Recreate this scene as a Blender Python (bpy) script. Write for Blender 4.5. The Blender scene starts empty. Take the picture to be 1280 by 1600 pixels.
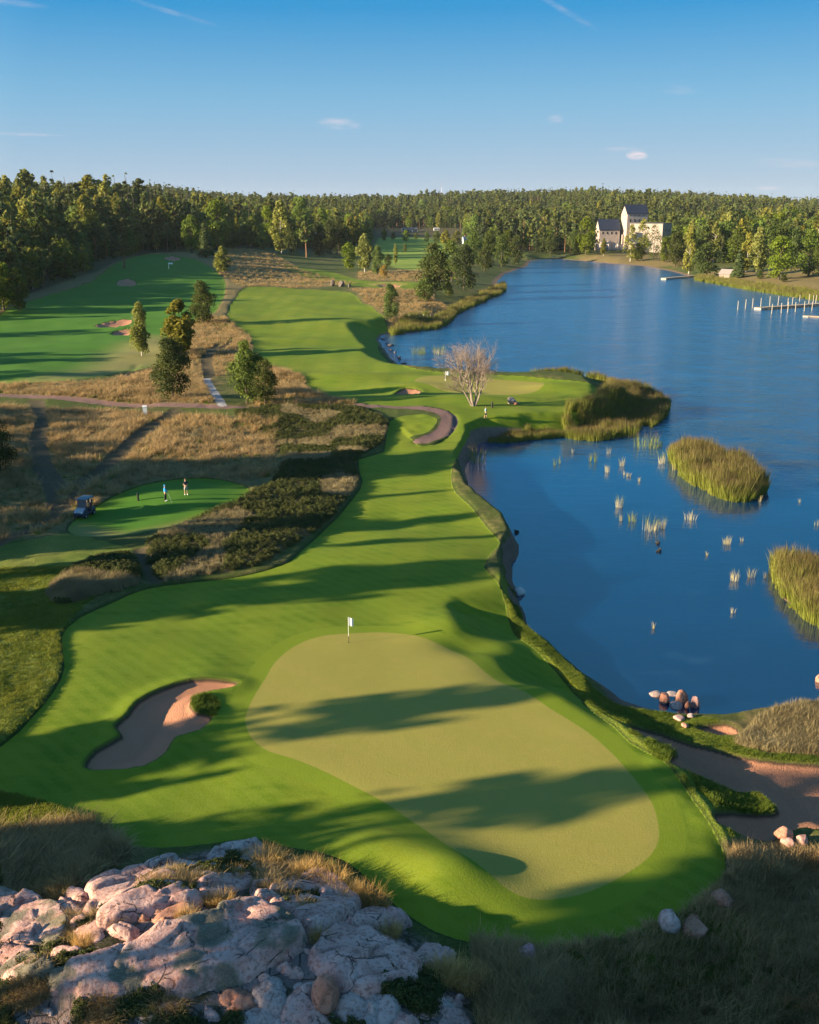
import bpy, math, random
import numpy as np
from mathutils import Vector, Matrix, Euler
random.seed(7)
rng = np.random.default_rng(11)
S = bpy.context.scene
COL = S.collection

# ------------------------------------------------------------ camera
CAMZ = 33.0
PITCH = math.atan(480 / 1600)
cam = bpy.data.cameras.new('camera')
cam.sensor_fit = 'HORIZONTAL'; cam.sensor_width = 36; cam.lens = 45
cam.clip_start = 0.5; cam.clip_end = 20000
camo = bpy.data.objects.new('camera', cam); COL.objects.link(camo)
camo.location = (0, 0, CAMZ); camo.rotation_euler = (math.pi / 2 - PITCH, 0, 0)
S.camera = camo

# ------------------------------------------------------------ sky, sun, exposure
SUN_EL = math.radians(14.5)
SUN_AZ = math.radians(16)          # shadows run towards +x, turned this much away from the viewer
sun_dir = Vector((-math.cos(SUN_AZ) * math.cos(SUN_EL), -math.sin(SUN_AZ) * math.cos(SUN_EL), math.sin(SUN_EL)))
W = bpy.data.worlds.new('World'); S.world = W; W.use_nodes = True
wn = W.node_tree; wn.nodes.clear()
def wnode(t, **k):
    n = wn.nodes.new(t)
    for a, b in k.items(): setattr(n, a, b)
    return n
sky = wnode('ShaderNodeTexSky', sky_type='NISHITA', sun_disc=False, sun_elevation=SUN_EL,
            sun_rotation=math.atan2(sun_dir.x, sun_dir.y) % (2 * math.pi), altitude=0, air_density=1.0, dust_density=0.15, ozone_density=3.0)
hs = wnode('ShaderNodeHueSaturation'); hs.inputs['Saturation'].default_value = 1.12; hs.inputs['Value'].default_value = 1.0
tint = wnode('ShaderNodeMix', data_type='RGBA', blend_type='MULTIPLY'); tint.inputs[0].default_value = 1.0
tint.inputs[7].default_value = (1.0, .97, .92, 1)
wn.links.new(sky.outputs[0], hs.inputs['Color']); wn.links.new(hs.outputs[0], tint.inputs[6])
# a few faint wisps of cloud in the sky, given by direction
tc = wnode('ShaderNodeTexCoord')
sep = wnode('ShaderNodeSeparateXYZ'); wn.links.new(tc.outputs['Generated'], sep.inputs[0])
def wmath(op, a, b=None, c=None, clamp=False):
    n = wnode('ShaderNodeMath', operation=op); n.use_clamp = clamp
    for i, v in enumerate((a, b, c)):
        if v is None: continue
        if isinstance(v, (int, float)): n.inputs[i].default_value = v
        else: wn.links.new(v, n.inputs[i])
    return n.outputs[0]
azim = wmath('ARCTAN2', sep.outputs[0], sep.outputs[1])
elev = wmath('ARCSINE', sep.outputs[2])
wv = wnode('ShaderNodeCombineXYZ'); wn.links.new(wmath('MULTIPLY', azim, 40), wv.inputs[0]); wn.links.new(wmath('MULTIPLY', elev, 150), wv.inputs[1])
wnoise = wnode('ShaderNodeTexNoise'); wnoise.inputs['Scale'].default_value = 1.6; wnoise.inputs['Detail'].default_value = 5
wn.links.new(wv.outputs[0], wnoise.inputs['Vector'])
def pixdir(px, py):
    u = (px - 640) / 1600; v = (800 - py) / 1600
    d = Vector((u, math.cos(PITCH) + v * math.sin(PITCH), -math.sin(PITCH) + v * math.cos(PITCH)))
    return d
tot = None
for (px, py, wx, wy, rot, amp) in [(265, 18, 75, 4, 14, .16), (40, 210, 60, 2.5, 1, .30), (530, 193, 34, 9, 4, .38), (995, 243, 17, 7, 3, .95), (868, 186, 13, 7, 0, .30), (880, 15, 60, 5, 28, .14), (975, 233, 34, 4, 2, .25),
                                   (20, 4, 50, 5, 4, .16), (1240, 255, 60, 7, 4, .2), (1200, 294, 22, 3, 0, .3), (1060, 140, 30, 7, 5, .12)]:
    d = pixdir(px, py).normalized()
    a0 = math.atan2(d.x, d.y); e0 = math.asin(d.z); r = math.radians(-rot)
    da = wmath('MULTIPLY', wmath('SUBTRACT', azim, a0), 1600); de = wmath('MULTIPLY', wmath('SUBTRACT', elev, e0), 1600)
    x_ = wmath('DIVIDE', wmath('ADD', wmath('MULTIPLY', da, math.cos(r)), wmath('MULTIPLY', de, math.sin(r))), wx)
    y_ = wmath('DIVIDE', wmath('SUBTRACT', wmath('MULTIPLY', de, math.cos(r)), wmath('MULTIPLY', da, math.sin(r))), wy)
    q = wmath('ADD', wmath('MULTIPLY', x_, x_), wmath('MULTIPLY', y_, y_))
    m = wmath('MULTIPLY', wmath('SUBTRACT', 1.0, q, clamp=True), amp)
    tot = m if tot is None else wmath('ADD', tot, m)
cl = wmath('MULTIPLY', tot, wmath('MULTIPLY', wmath('SUBTRACT', wnoise.outputs[0], 0.30, clamp=True), 3.2), clamp=True)
cm = wnode('ShaderNodeMix', data_type='RGBA')
ramp = wnode('ShaderNodeValToRGB'); wn.links.new(wmath('DIVIDE', elev, math.pi / 2), ramp.inputs[0])
cr_ = ramp.color_ramp; cr_.elements[0].position = 0.0; cr_.elements[1].position = 1.0
for e_, c_ in ((0.2, (.46, .57, .73)), (1.0, (.42, .55, .72)), (5.3, (.215, .475, .715)), (9.6, (.022, .315, .66)), (25, (.06, .30, .56)), (60, (.10, .29, .49))):
    k_ = cr_.elements.new(e_ / 90); k_.color = (*c_, 1)
cr_.elements[0].color = (.46, .57, .73, 1); cr_.elements[-1].color = (.12, .28, .45, 1)
lift = wnode('ShaderNodeMix', data_type='RGBA', blend_type='MULTIPLY'); lift.inputs[0].default_value = 1.0
wn.links.new(ramp.outputs[0], lift.inputs[6]); lift.inputs[7].default_value = (2.5, 2.6, 2.68, 1); lift.clamp_result = False
air = wnode('ShaderNodeMix', data_type='RGBA'); 
sdn = wnode('ShaderNodeVectorMath', operation='DOT_PRODUCT'); wn.links.new(tc.outputs['Generated'], sdn.inputs[0]); sdn.inputs[1].default_value = tuple(sun_dir)
wn.links.new(wmath('SUBTRACT', .95, wmath('MULTIPLY', wmath('MULTIPLY_ADD', sdn.outputs['Value'], 1.3, -.1, clamp=True), .75)), air.inputs[0])
wn.links.new(tint.outputs[2], air.inputs[6]); wn.links.new(lift.outputs[2], air.inputs[7])
wn.links.new(cl, cm.inputs[0]); wn.links.new(air.outputs[2], cm.inputs[6]); cm.inputs[7].default_value = (2.6, 2.2, 2.3, 1)
bg = wnode('ShaderNodeBackground'); bg.inputs['Strength'].default_value = 0.10
wo = wnode('ShaderNodeOutputWorld')
wn.links.new(cm.outputs[2], bg.inputs[0]); wn.links.new(bg.outputs[0], wo.inputs[0])
sl = bpy.data.lights.new('sun', 'SUN'); sl.energy = 5.0; sl.angle = math.radians(0.6); sl.color = (1.0, 0.81, 0.50)
so = bpy.data.objects.new('sun', sl); COL.objects.link(so); so.rotation_euler = sun_dir.to_track_quat('Z', 'Y').to_euler()
so.location = (-60, 0, 80)
S.view_settings.view_transform = 'Standard'; S.view_settings.look = 'None'
S.view_settings.exposure = 1.83; S.view_settings.gamma = 1.0; S.view_settings.use_curve_mapping = False
S.render.engine = 'CYCLES'
S.cycles.max_bounces = 6; S.cycles.diffuse_bounces = 2; S.cycles.glossy_bounces = 2; S.cycles.transmission_bounces = 3; S.cycles.transparent_max_bounces = 4
S.cycles.use_denoising = True
S.cycles.sample_clamp_indirect = 6

# ------------------------------------------------------------ helpers
def tag(o, label=None, cat=None, group=None, kind=None):
    if label: o['label'] = label
    if cat: o['category'] = cat
    if group: o['group'] = group
    if kind: o['kind'] = kind
    return o
def link(name, me, mats=(), parent=None, smooth=False):
    o = bpy.data.objects.new(name, me); COL.objects.link(o)
    for m in mats if isinstance(mats, (list, tuple)) else [mats]: me.materials.append(m)
    if parent: o.parent = parent
    if smooth: me.shade_smooth()
    return o
def empty(name, loc, rz=0, label=None, cat=None, group=None):
    o = bpy.data.objects.new(name, None); COL.objects.link(o); o.location = loc; o.rotation_euler = (0, 0, rz); o.empty_display_size = .3
    return tag(o, label, cat, group)
def copy_tree(o, parent=None):
    c = o.copy(); COL.objects.link(c); c.parent = parent
    for ch in o.children: copy_tree(ch, c)
    return c
def smst(a, b, x):
    t = np.clip((x - a) / (b - a), 0, 1); return t * t * (3 - 2 * t)
def at(px, py, z=2.8):
    d = pixdir(px, py); t = (z - CAMZ) / d.z
    return (d.x * t, d.y * t)
class MB:
    """collects shapes for ONE mesh"""
    def __init__(s): s.v = []; s.f = []; s.m = []; s.n = 0
    def add(s, v, f, mi=0):
        v = np.asarray(v, float)
        s.v.append(v)
        for q in f: s.f.append([i + s.n for i in q]); s.m.append(mi)
        s.n += len(v); return s
    def box(s, x0, x1, y0, y1, z0, z1, mi=0, M=None, taper=1.0):
        cx, cy = (x0 + x1) / 2, (y0 + y1) / 2
        v = []
        for z, t in ((z0, 1), (z1, taper)):
            for x, y in ((x0, y0), (x1, y0), (x1, y1), (x0, y1)): v.append((cx + (x - cx) * t, cy + (y - cy) * t, z))
        if M is not None: v = [tuple(M @ Vector(p)) for p in v]
        return s.add(v, [(3, 2, 1, 0), (4, 5, 6, 7), (0, 1, 5, 4), (1, 2, 6, 5), (2, 3, 7, 6), (3, 0, 4, 7)], mi)
    def tube(s, pts, rad, n=6, mi=0, cap=True):
        pts = [Vector(p) for p in pts]; rings = []
        for i, p in enumerate(pts):
            d = (pts[min(i + 1, len(pts) - 1)] - pts[max(i - 1, 0)]).normalized()
            a = d.cross(Vector((0.13, .9, .31))).normalized() if abs(d.z) > .8 else d.cross(Vector((0, 0, 1))).normalized()
            b = d.cross(a)
            r = rad[i] if hasattr(rad, '__len__') else rad
            for k in range(n):
                t = 2 * math.pi * k / n; rings.append(tuple(p + a * math.cos(t) * r + b * math.sin(t) * r))
        f = []
        for i in range(len(pts) - 1):
            for k in range(n): f.append((i * n + k, i * n + (k + 1) % n, (i + 1) * n + (k + 1) % n, (i + 1) * n + k))
        if cap: f.append(tuple(range(n))[::-1]); f.append(tuple(range((len(pts) - 1) * n, len(pts) * n)))
        return s.add(rings, f, mi)
    def mesh(s, name):
        me = bpy.data.meshes.new(name)
        me.from_pydata(np.concatenate(s.v).tolist() if s.v else [], [], s.f)
        if any(s.m): me.polygons.foreach_set('material_index', s.m)
        me.update(); return me
    def build(s, name, mats, parent=None, smooth=False): return link(name, s.mesh(name), mats, parent, smooth)
def mesh_np(name, v, f, attrs=None, smooth=False, mi=None):
    """v (N,3); f (M,k)"""
    v = np.asarray(v, np.float32); f = np.asarray(f, np.int32); k = f.shape[1]
    me = bpy.data.meshes.new(name)
    me.vertices.add(len(v)); me.vertices.foreach_set('co', v.ravel())
    me.loops.add(f.size); me.loops.foreach_set('vertex_index', f.ravel())
    me.polygons.add(len(f)); me.polygons.foreach_set('loop_start', np.arange(0, f.size, k, dtype=np.int32))
    if smooth: me.polygons.foreach_set('use_smooth', np.ones(len(f), bool))
    if mi is not None: me.polygons.foreach_set('material_index', np.asarray(mi, np.int32))
    for n, a in (attrs or {}).items():
        at_ = me.attributes.new(n, 'FLOAT', 'POINT'); at_.data.foreach_set('value', np.asarray(a, np.float32))
    me.update(calc_edges=True); return me

# value noise on numpy arrays
_perm = np.random.default_rng(3).random((256, 256)).astype(np.float32)
def vnoise(x, y, s=1.0, seed=0):
    x = x / s + seed * 17.3; y = y / s + seed * 9.1
    xi = np.floor(x).astype(int); yi = np.floor(y).astype(int); fx = x - xi; fy = y - yi
    fx = fx * fx * (3 - 2 * fx); fy = fy * fy * (3 - 2 * fy)
    g = lambda a, b: _perm[a & 255, b & 255]
    return ((g(xi, yi) * (1 - fx) + g(xi + 1, yi) * fx) * (1 - fy) + (g(xi, yi + 1) * (1 - fx) + g(xi + 1, yi + 1) * fx) * fy) * 2 - 1
def fbm(x, y, s, o=3, seed=0):
    r = 0; a = 1; t = 0
    for i in range(o): r = r + a * vnoise(x, y, s / 2 ** i, seed + i); t += a; a *= .5
    return r / t

# signed distance to polygon (+ inside) / distance to polyline
def catmull(P, n, closed=True):
    P = np.asarray(P, float); N = len(P); out = []
    for i in range(N if closed else N - 1):
        if closed: a, b, c, d = P[(i - 1) % N], P[i], P[(i + 1) % N], P[(i + 2) % N]
        else: a, b, c, d = P[max(i - 1, 0)], P[i], P[i + 1], P[min(i + 2, N - 1)]
        for k in range(n):
            t = k / n
            out.append(.5 * (2 * b + (c - a) * t + (2 * a - 5 * b + 4 * c - d) * t * t + (3 * b - a - 3 * c + d) * t ** 3))
    if not closed: out.append(P[-1])
    return np.array(out)
class Poly:
    def __init__(s, pts, n=3, margin=12, closed=True):
        s.p = catmull(pts, n, closed) if n > 1 else np.asarray(pts, float)
        s.closed = closed; s.margin = margin
        s.lo = s.p.min(0) - margin; s.hi = s.p.max(0) + margin
    def sdf(s, x, y):
        x = np.asarray(x, float); y = np.asarray(y, float)
        out = np.full(x.shape, -float(s.margin))
        m = (x > s.lo[0]) & (x < s.hi[0]) & (y > s.lo[1]) & (y < s.hi[1])
        if not m.any(): return out
        X = x[m]; Y = y[m]; d2 = np.full(X.shape, 1e18); ins = np.zeros(X.shape, bool)
        P = s.p; M = len(P)
        for i in range(M if s.closed else M - 1):
            ax, ay = P[i]; bx, by = P[(i + 1) % M]; ex, ey = bx - ax, by - ay; L = ex * ex + ey * ey
            if L < 1e-12: continue
            t = np.clip(((X - ax) * ex + (Y - ay) * ey) / L, 0, 1)
            d2 = np.minimum(d2, (X - ax - t * ex) ** 2 + (Y - ay - t * ey) ** 2)
            if s.closed and ay != by: ins ^= ((ay > Y) != (by > Y)) & (X < (bx - ax) * (Y - ay) / (by - ay) + ax)
        d = np.sqrt(d2)
        out[m] = np.where(ins, d, -d) if s.closed else -d
        return np.maximum(out, -float(s.margin)) if not s.closed else out
def PP(pix, z=2.8, n=3, margin=12, closed=True):
    return Poly([at(p[0], p[1], p[2] if len(p) > 2 else z) for p in pix], n, margin, closed)
# ------------------------------------------------------------ plan of the place (traced, then projected on the ground)
def Gbase(x, y):
    return 2.6 + 5.5 * smst(250, 520, y) * smst(-25, -110, x)
def atg(px, py):
    z = 2.6
    for _ in range(25):
        x, y = at(px, py, z); z = .5 * z + .5 * float(Gbase(np.float64(x), np.float64(y)))
    return x, y
def PG(pix, n=3, margin=12, closed=True): return Poly([atg(*p) for p in pix], n, margin, closed)

LAKE = PP([(828, 408), (824, 416), (808, 421), (788, 428), (776, 441), (781, 452), (766, 462), (742, 470), (722, 480), (706, 494), (690, 505), (662, 511), (628, 513), (615, 520), (597, 523), (591, 531), (600, 546), (612, 561), (626, 572), (650, 581), (680, 585), (720, 588),
           (760, 592), (800, 594), (835, 593), (860, 592), (900, 594), (940, 600), (985, 612), (1000, 628), (990, 648), (960, 662), (930, 672), (890, 678), (850, 681), (800, 686), (768, 688), (748, 694), (735, 712), (728, 725), (727, 745), (733, 765), (745, 788), (772, 812), (797, 834), (812, 852),
           (810, 868), (797, 885), (796, 905), (803, 918), (812, 936), (822, 962), (827, 985), (852, 1004), (890, 1033), (930, 1066), (968, 1092), (1010, 1108), (1060, 1122), (1110, 1124), (1160, 1118), (1220, 1113), (1280, 1107), (1500, 1095), (2600, 1080), (2600, 470), (1700, 472), (1400, 470), (1280, 466), (1230, 459), (1180, 451), (1130, 442), (1085, 434), (1050, 424), (1010, 416), (960, 412), (920, 408), (896, 406), (870, 404), (850, 404)], 0.0, 1, 60)
ISLE_R = PP([(1213, 885), (1211, 905), (1222, 930), (1246, 955), (1290, 982), (1420, 1010), (1560, 930), (1400, 860), (1290, 872), (1240, 868)], 0.0, 2, 30)
ISLE_M = PP([(1046, 712), (1060, 704), (1100, 712), (1150, 728), (1186, 750), (1186, 770), (1160, 783), (1128, 778), (1098, 762), (1072, 748), (1062, 734)], 0.0, 2, 20)
GREEN = PP([(385, 1110), (384, 1128), (395, 1150), (420, 1168), (460, 1180), (510, 1200), (560, 1225), (610, 1253), (650, 1285), (690, 1320), (725, 1350), (770, 1377), (800, 1392), (840, 1399), (890, 1393), (940, 1377), (990, 1350), (1020, 1325), (1031, 1295), (1020, 1250), (995, 1215), (960, 1175), (920, 1140), (870, 1108), (820, 1078), (770, 1050), (735, 1022), (700, 1003), (650, 989), (600, 983), (545, 985), (500, 990), (460, 1005), (430, 1030), (415, 1055), (398, 1082)])
GREEN_B = PP([(655, 592), (690, 588), (740, 590), (800, 594), (845, 597), (850, 604), (835, 611), (800, 616), (740, 615), (700, 612), (665, 604), (648, 598)])
GREEN_C = PG([(576, 444), (600, 441), (635, 442), (632, 446), (600, 448), (580, 447)])
FAIR = PP([(97, 1000), (101, 1050), (84, 1085), (50, 1120), (0, 1160), (-120, 1215), (-60, 1228), (0, 1224), (50, 1233), (110, 1255), (150, 1290), (190, 1318), (260, 1325), (330, 1318), (400, 1308), (440, 1325), (500, 1345), (560, 1372), (620, 1420), (680, 1455), (740, 1470), (800, 1478), (870, 1474), (960, 1459), (1030, 1431), (1090, 1403), (1128, 1368), (1135, 1325), (1110, 1285), (1085, 1250),
           (1062, 1215), (1030, 1185), (985, 1160), (950, 1125), (912, 1092), (905, 1055), (870, 1012), (830, 985), (805, 965), (792, 930), (775, 905), (757, 885), (770, 858), (782, 842), (762, 820), (738, 790), (712, 765), (705, 742), (714, 712), (738, 692), (775, 672), (830, 662), (880, 655), (920, 640), (945, 622), (938, 606), (880, 598), (800, 590), (720, 584), (650, 577), (622, 566), (600, 545), (590, 528), (606, 516), (604, 500), (590, 487), (565, 472), (545, 458),
           (500, 454), (440, 454), (385, 455), (365, 472), (354, 495), (365, 508), (390, 525), (395, 545), (402, 562), (440, 580), (475, 595), (490, 615), (520, 628), (555, 636), (600, 640), (660, 640), (700, 648), (712, 662), (698, 682), (655, 693), (610, 660), (600, 700), (560, 715), (566, 745), (553, 772), (500, 830), (462, 872), (440, 884), (400, 895), (340, 905), (260, 914), (200, 930), (125, 968)], 2.6, 2, 12)
FAIR_IN = PP([(612, 662), (640, 655), (665, 655), (683, 662), (670, 675), (640, 682), (612, 678)], 2.6, 3)
FAIR_L = PG([(-300, 620), (-60, 602), (0, 600), (90, 600), (150, 592), (200, 580), (260, 566), (295, 555), (270, 535), (300, 505), (335, 490), (350, 462), (352, 445), (345, 430), (320, 412), (290, 402), (250, 397), (215, 400), (175, 415), (145, 440), (100, 455), (45, 473), (0, 492), (-80, 520), (-300, 560)], 2, 20)
FAIR_U = PG([(440, 412), (470, 418), (520, 425), (560, 437), (600, 440), (650, 440), (655, 450), (620, 454), (570, 450), (530, 446), (490, 436), (455, 425)], 2)
FIELD = PG([(592, 380), (640, 379), (700, 383), (720, 395), (705, 420), (640, 422), (600, 412), (588, 398)], 2, 25)
TEE = PP([(105, 825), (125, 802), (180, 777), (240, 757), (300, 749), (350, 751), (388, 762), (375, 782), (325, 800), (265, 822), (190, 836), (130, 838)], 2.6)
SEMI = PP([(-300, 880), (0, 855), (110, 835), (215, 862), (225, 890), (150, 935), (118, 965), (95, 1000), (99, 1050), (82, 1085), (48, 1120), (-2, 1160), (-300, 1240)], 2.6, 1, 10)
SEMI_B = PP([(-300, 1250), (0, 1226), (50, 1236), (108, 1258), (120, 1278), (60, 1288), (0, 1300), (-300, 1350)], 2.6, 1, 10)
BANK = PP([(770, 915), (790, 985), (830, 1030), (880, 1080), (895, 1110), (930, 1150), (960, 1180), (1010, 1225), (1060, 1290), (1100, 1330), (1135, 1330), (1215, 1275), (1210, 1235), (1400, 1210), (1400, 1180), (1200, 1180), (1150, 1165), (1120, 1125), (1010, 1100), (930, 1055), (850, 995), (828, 975), (806, 915)], 1.6, 1, 10)
HEATH = [PP(p, 2.6, 2, 8) for p in [
    [(365, 652), (420, 645), (500, 642), (570, 645), (608, 668), (600, 690), (560, 714), (562, 745), (548, 770), (495, 828), (440, 868), (400, 888), (330, 900), (258, 912), (233, 888), (228, 850), (290, 818), (340, 795), (395, 770), (435, 740), (440, 705), (415, 680), (385, 668)],
    [(72, 930), (105, 900), (160, 872), (205, 868), (216, 888), (216, 918), (160, 932), (105, 948)]]]
FIELD_B = PG([(560, 361), (640, 358), (720, 358), (840, 357), (850, 352), (840, 350), (720, 354), (620, 354), (560, 357)], 1, 25)
SANDS = [PP(p, z, 2, 8) for p, z in [
    ([(133, 1183), (150, 1165), (190, 1146), (180, 1133), (200, 1118), (216, 1100), (255, 1081), (300, 1068), (340, 1066), (371, 1069), (358, 1077), (328, 1083), (305, 1092), (297, 1105), (310, 1116), (331, 1121), (312, 1139), (272, 1148), (258, 1168), (225, 1187), (175, 1191), (140, 1190)], 2.6),
    ([(980, 1155), (1000, 1147), (1032, 1146), (1072, 1160), (1094, 1168), (1128, 1176), (1165, 1187), (1215, 1193), (1290, 1196), (1420, 1190), (1420, 1300), (1285, 1297), (1249, 1291), (1210, 1308), (1153, 1312), (1122, 1308), (1115, 1296), (1128, 1286), (1165, 1275), (1210, 1272), (1214, 1262), (1186, 1241), (1145, 1241), (1117, 1230), (1077, 1226), (1043, 1215), (1058, 1192), (1038, 1177), (1010, 1173)], 1.6),
    ([(1088, 1139), (1110, 1133), (1135, 1132), (1154, 1142), (1150, 1150), (1120, 1148)], 1.6),
    ([(617, 618), (632, 611), (656, 613), (654, 618), (628, 621)], 2.6),
    ([(148, 508), (172, 502), (206, 500), (198, 507), (170, 511)], 2.6), ([(175, 516), (204, 512), (208, 519), (180, 521)], 2.6),
    ([(182, 437), (200, 435), (214, 438), (203, 443), (186, 442)], 6.0), ([(590, 446), (612, 444), (628, 447), (610, 450)], 2.6), ([(256, 405), (270, 402), (284, 406), (270, 409)], 7.5)]]
PATHL = PP([(-200, 612), (0, 618), (60, 622), (160, 630), (230, 636), (330, 641), (400, 642), (480, 640), (560, 641), (620, 642), (670, 646), (697, 654), (702, 664), (690, 676), (660, 687)], 2.6, 3, 8, False)
TRACKS = [PP(p, 2.6, 3, 8, False) for p in [
    [(50, 628), (62, 660), (52, 700), (62, 740), (80, 775), (90, 800)], [(62, 628), (70, 660), (66, 700), (82, 740), (100, 770)],
    [(285, 647), (240, 675), (205, 705), (165, 738), (130, 765), (95, 800), (40, 830), (0, 850), (-60, 870)], [(276, 643), (230, 672), (190, 705), (150, 738), (120, 760)],
    [(322, 592), (319, 570), (322, 555), (340, 540)], [(332, 590), (328, 570), (334, 552), (362, 536)], [(330, 592), (350, 582), (372, 572)],
    [(215, 565), (205, 580), (198, 595)], [(220, 862), (232, 885), (245, 910)]]]
STONEP = PP([(322, 594), (332, 612), (342, 630), (348, 640)], 2.6, 2, 6, False)
LOW = PP([(700, 925), (690, 950), (703, 985), (745, 1003), (800, 1048), (870, 1088), (950, 1138), (1012, 1182), (1062, 1240), (1097, 1300), (1112, 1345), (1092, 1400), (1030, 1440), (870, 1482), (800, 1492), (760, 1700), (2200, 1700), (2200, 800), (900, 850), (800, 900)], 2.8, 1, 20)
ROCKY = PP([(60, 1440), (95, 1395), (150, 1370), (230, 1342), (330, 1322), (402, 1312), (430, 1345), (500, 1368), (560, 1395), (620, 1430), (700, 1480), (735, 1540), (760, 1700), (-200, 1700), (-20, 1500)], 3.2, 1, 16)
MOUNDS = [(705, 972, 3.0, 2.4, .55), (800, 990, 2.6, 2.6, .75), (745, 1000, 2.4, 1.6, -.55), (725, 941, .9, .7, -.45), (840, 1045, 3.2, 3.2, -.45), (560, 590, 18, 6, .9), (640, 605, 8, 4, .8), (480, 605, 10, 6, -.5), (700, 625, 12, 4, .7), (860, 605, 5, 3, .6), (590, 1330, 3.2, 2.0, .8), (705, 1372, 2.6, 1.8, .9), (300, 770, 8, 5, .5), (850, 1075, 2.5, 1.5, .4)]
MOUNDS = [(at(m[0], m[1], 2.7), m[2], m[3], m[4]) for m in MOUNDS]
# foot of the forested hill on the left
HILL = Poly([atg(*p) for p in [(-700, 540), (-200, 505), (-60, 488), (0, 478), (60, 455), (100, 442), (150, 425), (185, 408), (240, 395), (330, 391), (420, 388)]] + [(-70, 900), (-900, 900)], 1, 180)
SKYX = np.array([-800, -200, 0, 100, 230, 330, 400, 500, 600, 700, 800, 900, 1000, 1100, 1200, 1280, 1700.])
SKYY = np.array([300, 300, 300, 300, 300, 309, 314, 315, 312, 305, 304, 302, 303, 307, 312, 314, 312.])
def height(x, y, detail=True):
    x = np.asarray(x, float); y = np.asarray(y, float)
    h = Gbase(x, y)
    # forest hill on the left and the distant ridges
    u = 640 + 1600 * x / np.maximum(y * .958 + 8, 1)
    amp = np.interp(u, [-400, 0, 230, 300, 360, 460], [13, 13, 13, 8, 4, 0])
    h = h + amp * smst(0, 140, HILL.sdf(x, y))
    ztop = CAMZ + (320 - np.interp(u, SKYX, SKYY)) / 1600 * 1.04 * 2000
    rid = (ztop - 21 - 2.6) * smst(820, 2050, y) + 4 * smst(650, 900, y)
    rid = rid + fbm(x, y, 260, 3, 5) * 6 * smst(900, 1300, y) * (1 - smst(1700, 2000, y))
    h = h + np.where(y > 600, rid, 0)
    h = h + (y > 2100) * -(y - 2100) * .01
    # castle rock
    cx, cy = CASTLE; h = h + 3.2 * np.exp(-(((x - cx) / 26) ** 2 + ((y - cy) / 24) ** 2)) * smst(0, 12, -LAKE.sdf(x, y))
    # right shore beyond the lake rises to a bank
    h = h + 5 * smst(8, 60, -LAKE.sdf(x, y)) * smst(150, 220, x) * smst(380, 450, y) * (1 - smst(700, 900, y))
    if detail:
        near = y < 420
        mown = np.maximum(FAIR.sdf(x, y), np.maximum(FAIR_L.sdf(x, y), TEE.sdf(x, y)))
        gr = np.maximum(GREEN.sdf(x, y), GREEN_B.sdf(x, y))
        calm = 1 - .8 * smst(-5, 1, gr)
        roll = (fbm(x * .6 + y * .15, y, 17, 2, 1) * .85 + fbm(x, y, 6, 2, 4) * .16) * calm
        h = h + np.where(near, roll, 0)
        h = h + np.where(near, .22 * smst(.0, -.35, mown) + fbm(x, y, 1.3, 2, 8) * .10 * smst(0, -1.5, mown) * (y < 200), 0)
        h = h - 1.25 * smst(0, 4.5, LOW.sdf(x, y)) * (1 - .0 * x)
        for (mx, my), rx, ry, a in MOUNDS: h = h + a * np.exp(-((x - mx) / rx) ** 2 - ((y - my) / ry) ** 2)
        rk = ROCKY.sdf(x, y)
        h = h + 1.6 * smst(-.5, 6, rk) + smst(0, 1, rk) * (fbm(x, y, 2.2, 3, 12) * .35)
        for hp in HEATH: h = h + .35 * smst(-.5, 1.5, hp.sdf(x, y))
        for i, sp in enumerate(SANDS):
            d = sp.sdf(x, y); k = 1.0 if i < 3 else .9
            h = h + .16 * smst(-1.6, -.1, d) * k - (.42 * smst(-.12, .22, d) + .55 * smst(.1, 2.8, d)) * k
        for tp in TRACKS: h = h - .12 * smst(-.9, -.3, tp.sdf(x, y))
        h = h - .12 * smst(-1.6, -1.0, PATHL.sdf(x, y))
    # shore
    d = -LAKE.sdf(x, y)                       # + on land
    d = np.where(d < 0, np.maximum(d, np.maximum(ISLE_R.sdf(x, y), ISLE_M.sdf(x, y))), d)
    wob = fbm(x, y, 3.0, 2, 20) * .35 * (y < 400)
    d = d + wob
    steep = 1.25 * (1 - smst(-6, 6, -(x - 14) + 0 * y) * 0) 
    steep = np.where(y > 330, .12, np.where(y > 170, .35, 1.1))
    wall = np.exp(-((x - 15) / 14) ** 2) * smst(78, 86, y) * (1 - smst(140, 150, y))
    steep = steep + 1.2 * wall
    steep = np.where(np.hypot(x - CASTLE[0], y - CASTLE[1]) < 75, .32, steep)
    shoal = np.exp(-((x - at(1000, 1105, 0)[0]) / 9) ** 2 - ((y - at(1000, 1105, 0)[1]) / 5) ** 2)
    steep = steep * (1 - .8 * shoal)
    isl = np.maximum(ISLE_R.sdf(x, y), ISLE_M.sdf(x, y)) > -3
    steep = np.where(isl, .2, steep)
    hl = np.minimum(h, .03 + steep * np.maximum(d, 0) + np.maximum(d - 25, 0) ** 2 * .2)
    hl = np.where(isl, np.minimum(hl, .25), hl)
    return np.where(d > 0, hl, np.maximum(-1.6, d * .45 * np.where(y < 330, 1, .3)))
CASTLE = (143.0, 690.0)
def hz(x, y): return float(height(np.array([x]), np.array([y]))[0])
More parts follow.
